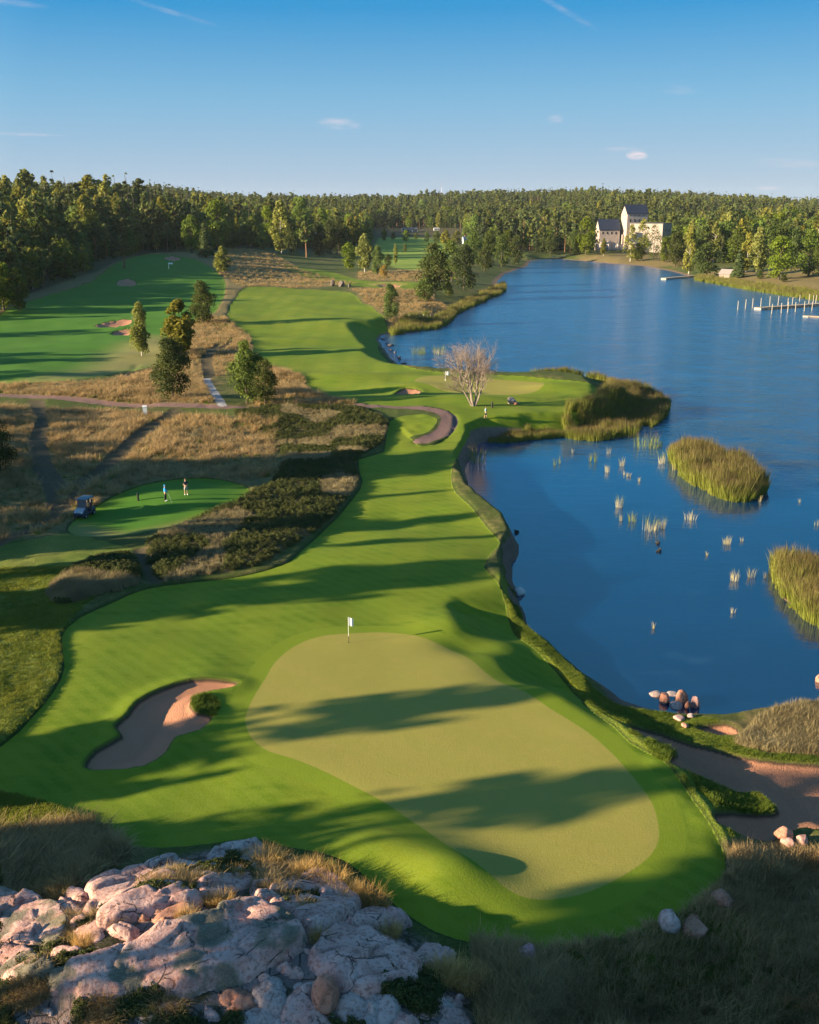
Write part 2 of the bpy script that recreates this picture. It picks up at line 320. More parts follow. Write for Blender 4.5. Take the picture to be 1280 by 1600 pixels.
def ground(px, py, dz=0):
    """first hit of the line of sight with the terrain"""
    d = pixdir(px, py)
    t = np.geomspace(20, 4000, 900)
    z = CAMZ + d.z * t; H = height(d.x * t, d.y * t)
    i = int(np.argmax(z < H)); 
    if i == 0: i = len(t) - 1
    a, b = t[i - 1], t[i]
    for _ in range(2):
        tt = np.linspace(a, b, 24); zz = CAMZ + d.z * tt; HH = height(d.x * tt, d.y * tt)
        j = int(np.argmax(zz < HH)); j = max(j, 1); a, b = tt[j - 1], tt[j]
    t = (a + b) / 2
    x, y = d.x * t, d.y * t
    return x, y, hz(x, y) + dz
def depth(x, y, z): return y * math.cos(PITCH) + (CAMZ - z) * math.sin(PITCH)
def pix(x, y, z):
    D = y * math.cos(PITCH) + (CAMZ - z) * math.sin(PITCH)
    v = y * math.sin(PITCH) - (CAMZ - z) * math.cos(PITCH)
    return 640 + 1600 * x / D, 800 - 1600 * v / D

# ------------------------------------------------------------ material kit
class NT:
    def __init__(s, name):
        s.mat = bpy.data.materials.new(name); s.mat.use_nodes = True; s.t = s.mat.node_tree; s.t.nodes.clear()
        s.out = s.t.nodes.new('ShaderNodeOutputMaterial')
    def n(s, ty, ins=None, **k):
        n = s.t.nodes.new(ty)
        for a, b in k.items(): setattr(n, a, b)
        for a, b in (ins or {}).items(): s.set(n.inputs[a], b)
        return n
    def set(s, sock, v):
        if isinstance(v, bpy.types.NodeSocket): s.t.links.new(v, sock)
        elif isinstance(v, (tuple, list)) and len(v) == 3 and sock.type == 'RGBA': sock.default_value = (*v, 1)
        else: sock.default_value = v
    def attr(s, name): return s.n('ShaderNodeAttribute', attribute_name=name).outputs['Fac']
    def pos(s): return s.n('ShaderNodeNewGeometry').outputs['Position']
    def obj(s): return s.n('ShaderNodeTexCoord').outputs['Object']
    def rnd(s): return s.n('ShaderNodeObjectInfo').outputs['Random']
    def vmul(s, v, k): return s.n('ShaderNodeVectorMath', {0: v, 1: k}, operation='MULTIPLY').outputs[0]
    def noise(s, vec, scale, detail=3, rough=.5, w=None):
        n = s.n('ShaderNodeTexNoise', {'Vector': vec, 'Scale': scale, 'Detail': detail, 'Roughness': rough}); return n.outputs[0]
    def vor(s, vec, scale, feature='F1', out='Distance'):
        n = s.n('ShaderNodeTexVoronoi', {'Vector': vec, 'Scale': scale}, feature=feature); return n.outputs[out]
    def m(s, op, a, b=0.0, c=None, clamp=False):
        n = s.n('ShaderNodeMath', operation=op); n.use_clamp = clamp; s.set(n.inputs[0], a); s.set(n.inputs[1], b)
        if c is not None: s.set(n.inputs[2], c)
        return n.outputs[0]
    def step(s, v, a, b, lo=0.0, hi=1.0):
        n = s.n('ShaderNodeMapRange', {'Value': v, 'From Min': a, 'From Max': b, 'To Min': lo, 'To Max': hi}, interpolation_type='SMOOTHSTEP'); return n.outputs[0]
    def mix(s, f, a, b, mode='MIX'):
        n = s.n('ShaderNodeMix', data_type='RGBA', blend_type=mode)
        s.set(n.inputs[0], f); s.set(n.inputs[6], a); s.set(n.inputs[7], b); return n.outputs[2]
    def sep(s, v): return s.n('ShaderNodeSeparateXYZ', {0: v}).outputs
    def bump(s, h, dist=.05, st=1.0, nrm=None):
        n = s.n('ShaderNodeBump', {'Height': h, 'Distance': dist, 'Strength': st})
        if nrm: s.set(n.inputs['Normal'], nrm)
        return n.outputs[0]
    def bsdf(s, col, rough=.9, spec=.2, normal=None, **k):
        ins = {'Base Color': col, 'Roughness': rough, 'Specular IOR Level': spec}; ins.update(k)
        if normal: ins['Normal'] = normal
        b = s.n('ShaderNodeBsdfPrincipled', ins); return b.outputs[0]
    def done(s, sh): s.t.links.new(sh, s.out.inputs[0]); return s.mat
def simple(name, col, rough=.7, spec=.3, var=.15, scale=3.0, metallic=0.0, bump=0.0):
    t = NT(name); p = t.obj(); nz = t.noise(p, scale, 4)
    c = t.mix(nz, tuple(v * (1 - var) for v in col), tuple(min(1, v * (1 + var)) for v in col))
    kw = {'Metallic': metallic}
    return t.done(t.bsdf(c, rough, spec, t.bump(t.noise(p, scale * 4, 3), bump) if bump else None, **kw))

# ------------------------------------------------------------ ground material, driven by how far each spot lies inside each mown or bare zone
t = NT('ground_cover'); P = t.pos()
n_big = t.noise(P, .035, 3); n_mid = t.noise(P, .22, 4); n_sm = t.noise(P, 1.3, 4, .6); n_fine = t.noise(P, 9.0, 4, .65); n_tiny = t.noise(P, 40, 3, .6)
edge = t.m('MULTIPLY_ADD', n_sm, .5, -.25)
def zone(name, soft=.06, wob=1.0):
    a = t.attr(name)
    if wob: a = t.m('ADD', a, t.m('MULTIPLY', edge, wob))
    return t.step(a, -soft, soft)
# rough: dry gold to green
dryf = t.step(t.m('ADD', t.attr('dry'), t.m('MULTIPLY_ADD', t.m('ADD', n_mid, n_sm), .9, -.9)), .2, .8)
rough_green = t.mix(n_sm, (.045, .065, .014), (.105, .135, .03))
rough_dry = t.mix(n_sm, (.145, .105, .045), (.30, .225, .10))
col = t.mix(dryf, rough_green, rough_dry)
col = t.mix(t.step(n_fine, .35, .7), t.mix(.5, col, (.02, .025, .008)), col)
forest = t.mix(n_mid, (.035, .04, .014), (.11, .08, .04))
col = t.mix(t.step(t.attr('forest'), -2, 2), col, forest)
fieldc = t.mix(n_big, (.13, .20, .03), (.22, .27, .05))
col = t.mix(zone('field', 2, 2), col, fieldc)
heath = t.mix(t.step(n_sm, .35, .65), (.03, .04, .014), (.13, .09, .045))
col = t.mix(zone('heath', .3), col, heath)
semi = t.mix(t.step(t.m('ADD', t.m('MULTIPLY', n_mid, .5), t.m('MULTIPLY', n_fine, .5)), .35, .65), (.07, .11, .016), (.20, .20, .045))
col = t.mix(zone('semi', .15), col, semi)
bank = t.mix(t.step(n_fine, .35, .65), (.07, .12, .012), (.19, .20, .03))
col = t.mix(zone('bank', .4), col, bank)
rocky = t.mix(t.step(n_sm, .3, .7), (.16, .11, .10), (.33, .24, .23))
rocky = t.mix(t.step(t.m('ADD', t.m('MULTIPLY', n_mid, .5), t.m('MULTIPLY', n_sm, .5)), .48, .56), rocky, (.055, .048, .022))
rocky = t.mix(t.step(t.vor(P, 1.1, 'DISTANCE_TO_EDGE'), .05, .01), rocky, (.05, .038, .03))
rocky = t.mix(t.step(n_fine, .5, .75), rocky, (.16, .14, .13))
col = t.mix(zone('rocky', .5, 2), col, rocky)
soil = t.mix(n_fine, (.045, .035, .022), (.12, .095, .06))
col = t.mix(t.m('MULTIPLY', zone('track', .25), t.step(n_fine, .2, .5)), col, soil)
# mown turf: faint mowing lanes, patches and wear
lane = t.n('ShaderNodeTexWave', {'Vector': P, 'Scale': .055, 'Distortion': 2.2, 'Detail': 1.5, 'Detail Scale': .4}, bands_direction='X').outputs[1]
fair = t.mix(n_mid, (.088, .145, .007), (.148, .190, .010))
fair = t.mix(t.step(n_big, .35, .7), fair, (.180, .200, .014))
fair = t.mix(t.m('MULTIPLY', t.step(lane, .35, .65), .35), fair, (.072, .140, .006))
fair = t.mix(t.m('MULTIPLY', t.step(n_fine, .35, .7), .45), fair, (.19, .24, .03))
fair = t.mix(t.m('MULTIPLY', t.step(n_tiny, .35, .7), .42), fair, (.05, .10, .006))
fair = t.mix(t.m('MULTIPLY', t.step(t.noise(t.vmul(P, (.5, 1.4, 1)), .42, 4, .65), .45, .68), .5), fair, (.050, .105, .004))
fair = t.mix(t.m('MULTIPLY', t.step(t.n('ShaderNodeTexWave', {'Vector': P, 'Scale': .42, 'Distortion': 1.6, 'Detail': 2, 'Detail Scale': .5}, bands_direction='DIAGONAL').outputs[1], .3, .7), .30), fair, (.15, .195, .02))
fairL = t.mix(n_mid, (.038, .122, .012), (.070, .160, .016))
fair = t.mix(t.step(t.attr('lush'), 0, 1), fair, fairL)
fair = t.mix(t.m('MULTIPLY', t.attr('wear'), .85), fair, t.mix(n_sm, (.19, .17, .06), (.24, .19, .08)))
fz = zone('fair', .05, .25)
col = t.mix(fz, col, fair)
rim = t.m('MULTIPLY', t.step(t.attr('fair'), -.28, -.06), t.step(t.attr('fair'), .06, .0))
col = t.mix(t.m('MULTIPLY', rim, .75), col, (.03, .045, .01))  # dark line: shadow of the taller rough painted along the mown edge
# collar and putting surface
gs = t.attr('green')
collar = t.mix(n_sm, (.125, .178, .012), (.155, .198, .016))
col = t.mix(t.step(gs, -1.45, -1.25), col, collar)
put = t.mix(n_mid, (.225, .205, .045), (.275, .235, .058))
put = t.mix(t.m('MULTIPLY', t.step(n_sm, .45, .7), .3), put, (.30, .24, .065))
put = t.mix(t.m('MULTIPLY', t.step(n_fine, .3, .7), .18), put, (.17, .175, .03))
pl2 = t.n('ShaderNodeTexWave', {'Vector': P, 'Scale': .16, 'Distortion': .6, 'Detail': 1.0}, bands_direction='DIAGONAL').outputs[1]
put = t.mix(t.m('MULTIPLY', t.step(pl2, .4, .6), .16), put, (.22, .22, .042))
col = t.mix(t.step(gs, -.04, .04), col, put)
# sand, raked
rake = t.n('ShaderNodeTexWave', {'Vector': P, 'Scale': 3.2, 'Distortion': 9, 'Detail': 2, 'Detail Scale': 1.2}).outputs[1]
sand = t.mix(n_mid, (.34, .148, .085), (.44, .215, .135))
sand = t.mix(t.m('MULTIPLY', t.step(n_fine, .3, .8), .35), sand, (.22, .12, .09))
sand = t.mix(t.m('MULTIPLY', rake, .06), sand, (.22, .12, .09))
sd = t.attr('sand')
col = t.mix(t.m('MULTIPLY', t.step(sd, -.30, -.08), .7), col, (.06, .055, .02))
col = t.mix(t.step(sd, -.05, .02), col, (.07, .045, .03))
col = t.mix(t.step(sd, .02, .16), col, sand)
pathc = t.mix(n_fine, (.13, .08, .075), (.21, .13, .12))
col = t.mix(zone('path', .12, .5), col, pathc)
stone = t.mix(t.vor(P, 1.6), (.20, .19, .20), (.42, .40, .42))
col = t.mix(zone('stonep', .12, 1.2), col, stone)
# bare bank and mud just above the water, bed below it
sh = t.attr('shore'); z = t.sep(P)[2]
mud = t.mix(n_sm, (.09, .06, .05), (.24, .16, .12))
mudf = t.m('MULTIPLY', t.step(t.m('SUBTRACT', t.m('ADD', t.m('ADD', .12, t.m('MULTIPLY', n_sm, .3)), t.m('MULTIPLY', t.attr('wallb'), 1.95)), z), -.12, .12), t.step(sh, 6, 3))
col = t.mix(mudf, col, mud)
col = t.mix(t.step(z, .02, -.15), col, (.03, .03, .02))
# relief
rel = t.m('MULTIPLY', t.m('ADD', n_fine, t.m('MULTIPLY', n_sm, .8)), t.m('SUBTRACT', 1.0, t.m('MULTIPLY', fz, .90)))
rel = t.m('ADD', rel, t.m('MULTIPLY', t.m('MULTIPLY', t.m('ADD', t.m('MULTIPLY', rake, .25), n_sm), t.step(sd, .05, .3)), .5))
rel = t.m('ADD', rel, t.m('MULTIPLY', n_tiny, .06))
rel = t.m('MULTIPLY', rel, t.step(t.attr('dist'), 500, 60, 0.15, 1.0))
bmp = t.bump(rel, .16, .8)
M_ground = t.done(t.bsdf(col, .92, .12, bmp))
# ------------------------------------------------------------ terrain sheet
ys = [6.0]
while ys[-1] < 4300:
    y = ys[-1]; ys.append(y + (max(.2, y * y / 30500 * .95) if y > 24 else 2.0))
ys = np.array(ys); NR = len(ys)
tt = np.linspace(-1, 1, 430); cc = .58 * tt + .42 * tt ** 5
wd = .74 * ys + 24
GX = cc[None, :] * wd[:, None]; GY = np.repeat(ys[:, None], len(tt), 1)
X = GX.ravel(); Y = GY.ravel()
Z = height(X, Y)
near = Y < 1000
def zsdf(polys, x=None, y=None):
    r = None
    for p in polys:
        d = p.sdf(X if x is None else x, Y if y is None else y); r = d if r is None else np.maximum(r, d)
    return r
A = {}
A['fair'] = np.maximum.reduce([FAIR.sdf(X, Y), FAIR_L.sdf(X, Y), FAIR_U.sdf(X, Y), TEE.sdf(X, Y), FAIR_IN.sdf(X, Y)])
A['green'] = np.maximum.reduce([GREEN.sdf(X, Y), GREEN_B.sdf(X, Y), GREEN_C.sdf(X, Y)])
A['sand'] = zsdf(SANDS)
A['path'] = 1.25 + PATHL.sdf(X, Y)
A['stonep'] = .7 + STONEP.sdf(X, Y)
A['track'] = .7 + zsdf(TRACKS)
A['heath'] = zsdf(HEATH); A['semi'] = np.maximum(SEMI.sdf(X, Y), SEMI_B.sdf(X, Y)); A['bank'] = BANK.sdf(X, Y)
A['field'] = np.maximum(FIELD.sdf(X, Y), -25)
A['rocky'] = ROCKY.sdf(X, Y)
A['forest'] = HILL.sdf(X, Y)
A['lush'] = smst(-4, 4, np.maximum(FAIR_L.sdf(X, Y), TEE.sdf(X, Y)))
WEAR = PG([(160, 545), (230, 520), (290, 530), (300, 556), (240, 572), (180, 585), (90, 602), (0, 604), (60, 590), (120, 575)], 2, 20)
WEARB = PP([(120, 812), (200, 830), (300, 808), (340, 812), (300, 840), (225, 862), (110, 840)], 2.6, 2, 8)
A['wear'] = np.clip(smst(-4, 8, WEAR.sdf(X, Y)) + smst(-1.5, 2, WEARB.sdf(X, Y)), 0, 1)
A['shore'] = -LAKE.sdf(X, Y)
A['wallb'] = np.exp(-((X - 15) / 14) ** 2) * smst(76, 82, Y) * (1 - smst(146, 152, Y))
A['dist'] = Y
DRYP = [PP(p, z, 1, 6) for p, z in [
    ([(1150, 1168), (1185, 1130), (1230, 1112), (1300, 1100), (1420, 1095), (1420, 1190), (1280, 1186), (1215, 1180)], 1.4),
    ([(-200, 1310), (0, 1300), (120, 1280), (160, 1300), (200, 1330), (120, 1400), (0, 1440), (-200, 1440)], 3.0),
    ([(-200, 640), (60, 640), (300, 655), (430, 665), (430, 740), (390, 752), (240, 752), (120, 800), (60, 840), (-200, 860)], 2.6),
    ([(-200, 604), (150, 602), (330, 585), (330, 640), (0, 618), (-200, 612)], 2.6),
    ([(300, 500), (360, 500), (395, 525), (400, 560), (350, 590), (300, 590), (220, 600), (180, 600), (290, 555)], 2.6),
    ([(400, 570), (440, 580), (478, 597), (495, 618), (560, 640), (400, 640)], 2.6),
    ([(550, 452), (600, 452), (660, 455), (700, 470), (690, 500), (620, 508), (600, 490), (570, 472)], 2.6),
    ([(350, 400), (420, 405), (470, 425), (560, 445), (440, 455), (380, 455), (340, 440)], 2.6),
    ([(560, 425), (700, 420), (720, 435), (640, 440), (560, 437)], 2.6),
    ([(1100, 425), (1400, 430), (1400, 462), (1280, 462), (1180, 445)], 1.5),
    ([(900, 398), (1050, 398), (1100, 412), (1000, 408), (930, 404)], 3.0),
    ([(820, 1490), (980, 1470), (1100, 1430), (1145, 1330), (1500, 1310), (1500, 1700), (820, 1700)], 1.6)]]
dry = zsdf(DRYP)
A['dry'] = np.clip(.30 + .62 * smst(-3, 2, dry) + .3 * fbm(X, Y, 9, 3, 31), 0, 1)
fl_ = FAIR_L.sdf(X, Y); A['dry'] = np.where((fl_ > -19) & (fl_ < 0) & (Y > 220), np.maximum(A['dry'], .85), A['dry'])
A['dry'] = np.where(Y > 700, .35 + .5 * smst(-20, 5, FIELD_B.sdf(X, Y)), A['dry'])
A['forest'] = np.where(Y > 560, np.maximum(A['forest'], smst(600, 700, Y) * 6 - 3 - 8 * (np.maximum.reduce([FIELD.sdf(X, Y), FIELD_B.sdf(X, Y)]) > -15) - 8 * (A['shore'] < 40)), A['forest'])

quad = (np.arange(NR - 1)[:, None] * len(tt) + np.arange(len(tt) - 1)[None, :]).ravel()
F = np.stack([quad, quad + 1, quad + len(tt) + 1, quad + len(tt)], 1)
def fm(a): return a[F].mean(1)
zone_id = np.zeros(len(F), int)
fx, fy = fm(X), fm(Y)
zone_id[fm(A['path']) > 0] = 1
ff = fm(A['fair']); zone_id[ff > 0] = 2
zone_id[(ff > 0) & (FAIR_L.sdf(fx, fy) > 0)] = 3
zone_id[(ff > 0) & (TEE.sdf(fx, fy) > 0)] = 4
zone_id[(ff > 0) & (FAIR_U.sdf(fx, fy) > 0)] = 5
for i, g in enumerate((GREEN, GREEN_B, GREEN_C)): zone_id[g.sdf(fx, fy) > 0] = 10 + i
for i, g in enumerate(SANDS): zone_id[g.sdf(fx, fy) > 0.02] = 20 + i
zone_id[(FIELD.sdf(fx, fy) > 0)] = 6
zone_id[(fm(A['stonep']) > 0)] = 7
names = {0: 'ground', 1: 'gravel_path', 2: 'fairway', 3: 'fairway', 4: 'tee_ground', 5: 'fairway', 6: 'field', 7: 'stone_path'}
for k in np.unique(zone_id):
    sel = F[zone_id == k]
    used, inv = np.unique(sel.ravel(), return_inverse=True)
    nm = names.get(int(k), 'putting_green' if k < 20 else 'sand_bunker')
    me = mesh_np(nm, np.stack([X[used], Y[used], Z[used]], 1), inv.reshape(-1, 4), {a: b[used] for a, b in A.items()}, smooth=True)
    tag(link(nm, me, M_ground), kind='structure')

# ------------------------------------------------------------ lake water
t = NT('lake_water'); P = t.pos(); s = t.sep(P)
dist = t.m('ABSOLUTE', s[1])
Pw = t.vmul(P, (.55, 1.0, 1.0))
w1 = t.noise(Pw, .9, 3, .55); w2 = t.noise(t.vmul(P, (.5, 1.1, 1)), 2.6, 3, .6); w3 = t.noise(P, .12, 3); w4 = t.noise(t.vmul(P, (.35, 1, 1)), .28, 4, .6)
# the bay behind the reeds lies calmer than the open lake
bay = t.step(t.m('ADD', s[1], t.m('MULTIPLY', t.m('SUBTRACT', s[0], 40.0), .9)), 118, 152)
bay = t.m('ADD', t.m('MULTIPLY', bay, .85), .15)
amp = t.m('MULTIPLY', bay, t.step(w3, .25, .7, .45, 1.0))
h = t.m('MULTIPLY', t.m('ADD', t.m('ADD', t.m('MULTIPLY', w1, 1.0), t.m('MULTIPLY', w2, .45)), t.m('MULTIPLY', w4, 1.2)), amp)
fade = t.step(dist, 620, 90, .45, 1.0)
bmp = t.bump(t.m('MULTIPLY', h, fade), .28, 1.0)
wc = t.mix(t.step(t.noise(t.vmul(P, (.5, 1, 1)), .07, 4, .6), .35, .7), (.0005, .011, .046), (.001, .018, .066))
wc = t.mix(t.step(s[1], 60, 210), t.mix(.35, wc, (.001, .007, .03)), t.mix(.85, wc, (.004, .085, .22)))  # far water painted bluer and brighter, in place of reflected sky
# faint pale streaks in the near bay
streak = t.step(t.noise(t.vmul(P, (.6, 1.3, 1)), .22, 6, .68), .56, .72)
wc = t.mix(t.m('MULTIPLY', streak, t.step(s[1], 150, 80, 0, .35)), wc, (.035, .085, .13))
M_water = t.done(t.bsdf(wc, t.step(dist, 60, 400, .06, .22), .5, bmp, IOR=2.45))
wx = np.linspace(-60, 1900, 40); wy = np.concatenate([np.linspace(34, 200, 20), np.linspace(230, 760, 20)])
gx, gy = np.meshgrid(wx, wy); q = (np.arange(39)[:, None] * 40 + np.arange(39)[None, :]).ravel()
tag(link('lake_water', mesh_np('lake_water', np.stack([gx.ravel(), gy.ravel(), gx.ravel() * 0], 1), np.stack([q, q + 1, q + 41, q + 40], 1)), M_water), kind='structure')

# ------------------------------------------------------------ leaves, bark, grass materials
def leafmat(name, a, b, trans=.35, yellow=None):
    t = NT(name); P = t.pos(); O = t.obj()
    n = t.noise(O, .35, 3); n2 = t.noise(O, 2.2, 2)
    c = t.mix(t.step(n, .3, .7), a, b)
    c = t.mix(t.m('MULTIPLY', t.step(n2, .45, .75), .5), c, tuple(min(1, v * 1.5) for v in b))
    r = t.rnd()
    c = t.n('ShaderNodeHueSaturation', {'Hue': t.m('MULTIPLY_ADD', r, .035, .482), 'Saturation': t.m('MULTIPLY_ADD', r, -.2, 1.05), 'Value': t.m('MULTIPLY_ADD', t.m('FRACT', t.m('MULTIPLY', r, 7.3)), .6, .7), 'Color': c}).outputs[0]
    d = t.bsdf(c, .75, .15)
    tr = t.n('ShaderNodeBsdfTranslucent', {'Color': t.mix(.4, c, (.16, .19, .01))}).outputs[0]
    mx = t.n('ShaderNodeMixShader', {0: trans, 1: d, 2: tr}).outputs[0]
    return t.done(mx)
M_leaf = leafmat('broad_leaf', (.046, .074, .012), (.100, .130, .020))
M_leafb = leafmat('bright_leaf', (.088, .145, .014), (.155, .210, .022), .45)
M_birch = leafmat('birch_leaf', (.145, .160, .024), (.245, .230, .042), .45)
M_spruce = leafmat('spruce_needle', (.034, .056, .018), (.070, .092, .026), .25)
M_pine = leafmat('pine_needle', (.060, .080, .020), (.122, .138, .032), .25)
M_gold = leafmat('golden_leaf', (.22, .15, .03), (.32, .21, .04), .4)
M_dark = leafmat('dark_leaf', (.024, .038, .010), (.055, .068, .014), .25)
M_bark = simple('bark', (.09, .07, .055), .9, .1, .4, 4)
M_barkp = simple('birch_bark', (.42, .38, .33), .8, .2, .5, 3)
M_barkr = simple('pine_bark', (.22, .12, .07), .9, .1, .4, 4)

# ------------------------------------------------------------ tree builder: crown of small leaf faces spread over clumps, tapered trunk with limbs
def cards(C, N, size, r, aspect=1.0, jit=.6):
    """C centres, N rough normals -> small 4-sided leaf sprays"""
    n = len(C)
    N = N + r.normal(0, jit, (n, 3)); N /= np.linalg.norm(N, axis=1, keepdims=True) + 1e-9
    R = r.normal(0, 1, (n, 3)); U = np.cross(N, R); U /= np.linalg.norm(U, axis=1, keepdims=True) + 1e-9
    V = np.cross(N, U)
    sz = size * r.uniform(.6, 1.35, (n, 1))
    U = U * sz * .5; V = V * sz * .5 * aspect
    k = r.uniform(.55, 1.1, (n, 4, 1))
    v = np.stack([C - U * k[:, 0], C + V * k[:, 1], C + U * k[:, 2], C - V * k[:, 3]], 1).reshape(-1, 3)
    return v, np.arange(n * 4).reshape(-1, 4)
def crown(kind, H, Rr, n, size, seed):
    r = np.random.default_rng(seed)
    if kind in ('broad', 'birch', 'bush', 'column'):
        low = {'broad': .09, 'birch': .12, 'bush': .02, 'column': .05}[kind]
        nl = {'broad': 42, 'birch': 46, 'bush': 16, 'column': 26}[kind]
        cs = []; rs = []
        for i in range(nl):
            tz = r.uniform(0, 1) if i > 2 else 1
            prof = {'broad': math.sin(math.pi * min(.97, .14 + .80 * tz)) ** .6, 'birch': math.sin(math.pi * min(.985, .12 + .86 * tz)) ** .75, 'bush': math.sqrt(max(.05, 1 - tz * tz)), 'column': math.sin(math.pi * min(.97, .2 + .78 * tz)) ** .7}[kind]
            a = r.uniform(0, 6.283); q = math.sqrt(r.uniform(.1, 1)) * prof * Rr * .78
            if i == 0: q = 0
            rr = Rr * r.uniform(.26, .48) * (.6 + .4 * prof)
            cs.append((q * math.cos(a), q * math.sin(a), H * low + (H * (1 - low) - rr * .7) * tz)); rs.append(rr)
        cs = np.array(cs); rs = np.array(rs)
        w = rs ** 2; idx = r.choice(nl, n, p=w / w.sum())
        D = r.normal(0, 1, (n, 3)); D /= np.linalg.norm(D, axis=1, keepdims=True)
        D[:, 2] = np.where(r.random(n) < .55, np.abs(D[:, 2]), D[:, 2])
        rad = rs[idx][:, None] * r.uniform(.55, 1.12, (n, 1))
        C = cs[idx] + D * rad * np.array([1, 1, .85 if kind != 'birch' else 1.25])
        if kind == 'birch': C[:, 2] -= .08 * H * r.random(n) * (np.hypot(C[:, 0], C[:, 1]) / Rr)
        C[:, 2] = np.maximum(C[:, 2], H * low * .5 + .05)
        return cards(C, D + np.array([0, 0, .25]), size, r, .8)
    if kind == 'spruce':
        nb = max(60, n // 9); C = []; Nn = []
        tz = 1 - np.sqrt(r.random(nb)); tz = .06 + .92 * tz
        az = r.uniform(0, 6.283, nb); L = Rr * (1 - tz) ** .85 * r.uniform(.75, 1.12, nb) + .12
        per = n // nb
        s_ = r.random((nb, per)) ** .7
        rr = s_ * L[:, None]
        zz = H * tz[:, None] + .12 * L[:, None] - rr * .42 + rr * rr / np.maximum(L[:, None], .1) * .16
        sp = r.normal(0, 1, (nb, per)) * (.10 + .16 * rr)
        x = rr * np.cos(az)[:, None] - sp * np.sin(az)[:, None]; y = rr * np.sin(az)[:, None] + sp * np.cos(az)[:, None]
        C = np.stack([x, y, zz], 2).reshape(-1, 3)
        out = np.stack([np.cos(az), np.sin(az), np.full(nb, .75)], 1); Nn = np.repeat(out, per, 0)
        return cards(C, Nn, size, r, .7, .45)
    if kind == 'pine':
        nl = 20; cs = []; rs = []
        for i in range(nl):
            tz = r.uniform(0, 1); a = r.uniform(0, 6.283); q = Rr * r.uniform(.1, .8) * (1 - .75 * tz ** 2)
            cs.append((q * math.cos(a), q * math.sin(a), H * (.45 + .51 * tz))); rs.append(Rr * r.uniform(.24, .42) * (1 - .4 * tz))
        cs = np.array(cs); rs = np.array(rs); idx = r.integers(0, nl, n)
        D = r.normal(0, 1, (n, 3)); D /= np.linalg.norm(D, axis=1, keepdims=True)
        C = cs[idx] + D * rs[idx][:, None] * r.uniform(.5, 1.1, (n, 1)) * np.array([1, 1, .6])
        return cards(C, D + np.array([0, 0, .4]), size, r, .7)
def trunk(kind, H, Rr, seed, detail=True):
    r = random.Random(seed); b = MB(); rad = H * {'broad': .022, 'birch': .013, 'spruce': .015, 'pine': .017, 'bush': .012, 'column': .014}[kind]
    top = H * {'broad': .75, 'birch': .9, 'spruce': .96, 'pine': .9, 'bush': .5, 'column': .8}[kind]
    k = 5; pts = [(r.uniform(-.012, .012) * H * (i > 0), r.uniform(-.012, .012) * H * (i > 0), -.4 + (top + .4) * i / k) for i in range(k + 1)]
    b.tube(pts, [rad * (1.25 - 1.1 * i / k) for i in range(k + 1)], 6 if detail else 4)
    if detail and kind in ('broad', 'birch', 'pine'):
        for i in range(7):
            z = H * r.uniform(.28 if kind != 'pine' else .45, .75); a = r.uniform(0, 6.28); L = Rr * r.uniform(.5, .85)
            b.tube([(0, 0, z), (math.cos(a) * L * .5, math.sin(a) * L * .5, z + L * .35), (math.cos(a) * L, math.sin(a) * L, z + L * .55)], [rad * .45, rad * .3, rad * .1], 4)
    return b
KMAT = {'broad': (M_leaf, M_bark), 'bright': (M_leafb, M_bark), 'birch': (M_birch, M_barkp), 'spruce': (M_spruce, M_bark), 'pine': (M_pine, M_barkr), 'dark': (M_dark, M_bark), 'gold': (M_gold, M_bark), 'bush': (M_dark, M_bark), 'column': (M_birch, M_bark)}
KFORM = {'column': 'birch', 'bright': 'broad', 'dark': 'broad', 'gold': 'broad'}
KNAME = {'broad': 'broadleaf_tree', 'bright': 'broadleaf_tree', 'birch': 'birch_tree', 'spruce': 'spruce_tree', 'pine': 'pine_tree', 'dark': 'broadleaf_tree', 'gold': 'broadleaf_tree', 'bush': 'bush', 'column': 'slender_tree'}
_tm = {}
def tree_meshes(kind, form, ratio, n, size, seed):
    """unit meshes for a 10 m tree, scaled per copy"""
    key = (kind, ratio, n, size, seed)
    if key not in _tm:
        v, f = crown(form, 10, 10 * ratio, n, size, seed); cm = mesh_np('crown', v, f); cm.materials.append(KMAT[kind][0])
        tm = trunk(form, 10, 10 * ratio, seed).mesh('trunk'); tm.materials.append(KMAT[kind][1])
        _tm[key] = (cm, tm)
    return _tm[key]
RATIO = {'broad': .36, 'bright': .36, 'birch': .22, 'spruce': .15, 'pine': .20, 'dark': .42, 'gold': .38, 'bush': .55, 'column': .20}
def tree(kind, x, y, z, H, label, group=None, n=1400, size=.8, seed=0, wide=1.0, cat='tree', name=None):
    form = KFORM.get(kind, kind)
    cm, tm = tree_meshes(kind, form, RATIO[kind], n, size, seed)
    e = empty(name or KNAME[kind], (x, y, z), random.uniform(0, 6.28), label, cat, group)
    e.scale = (H / 10 * wide, H / 10 * wide, H / 10)
    for nm, me in (('trunk', tm), ('crown', cm)):
        o = bpy.data.objects.new(nm, me); COL.objects.link(o); o.parent = e
    return e

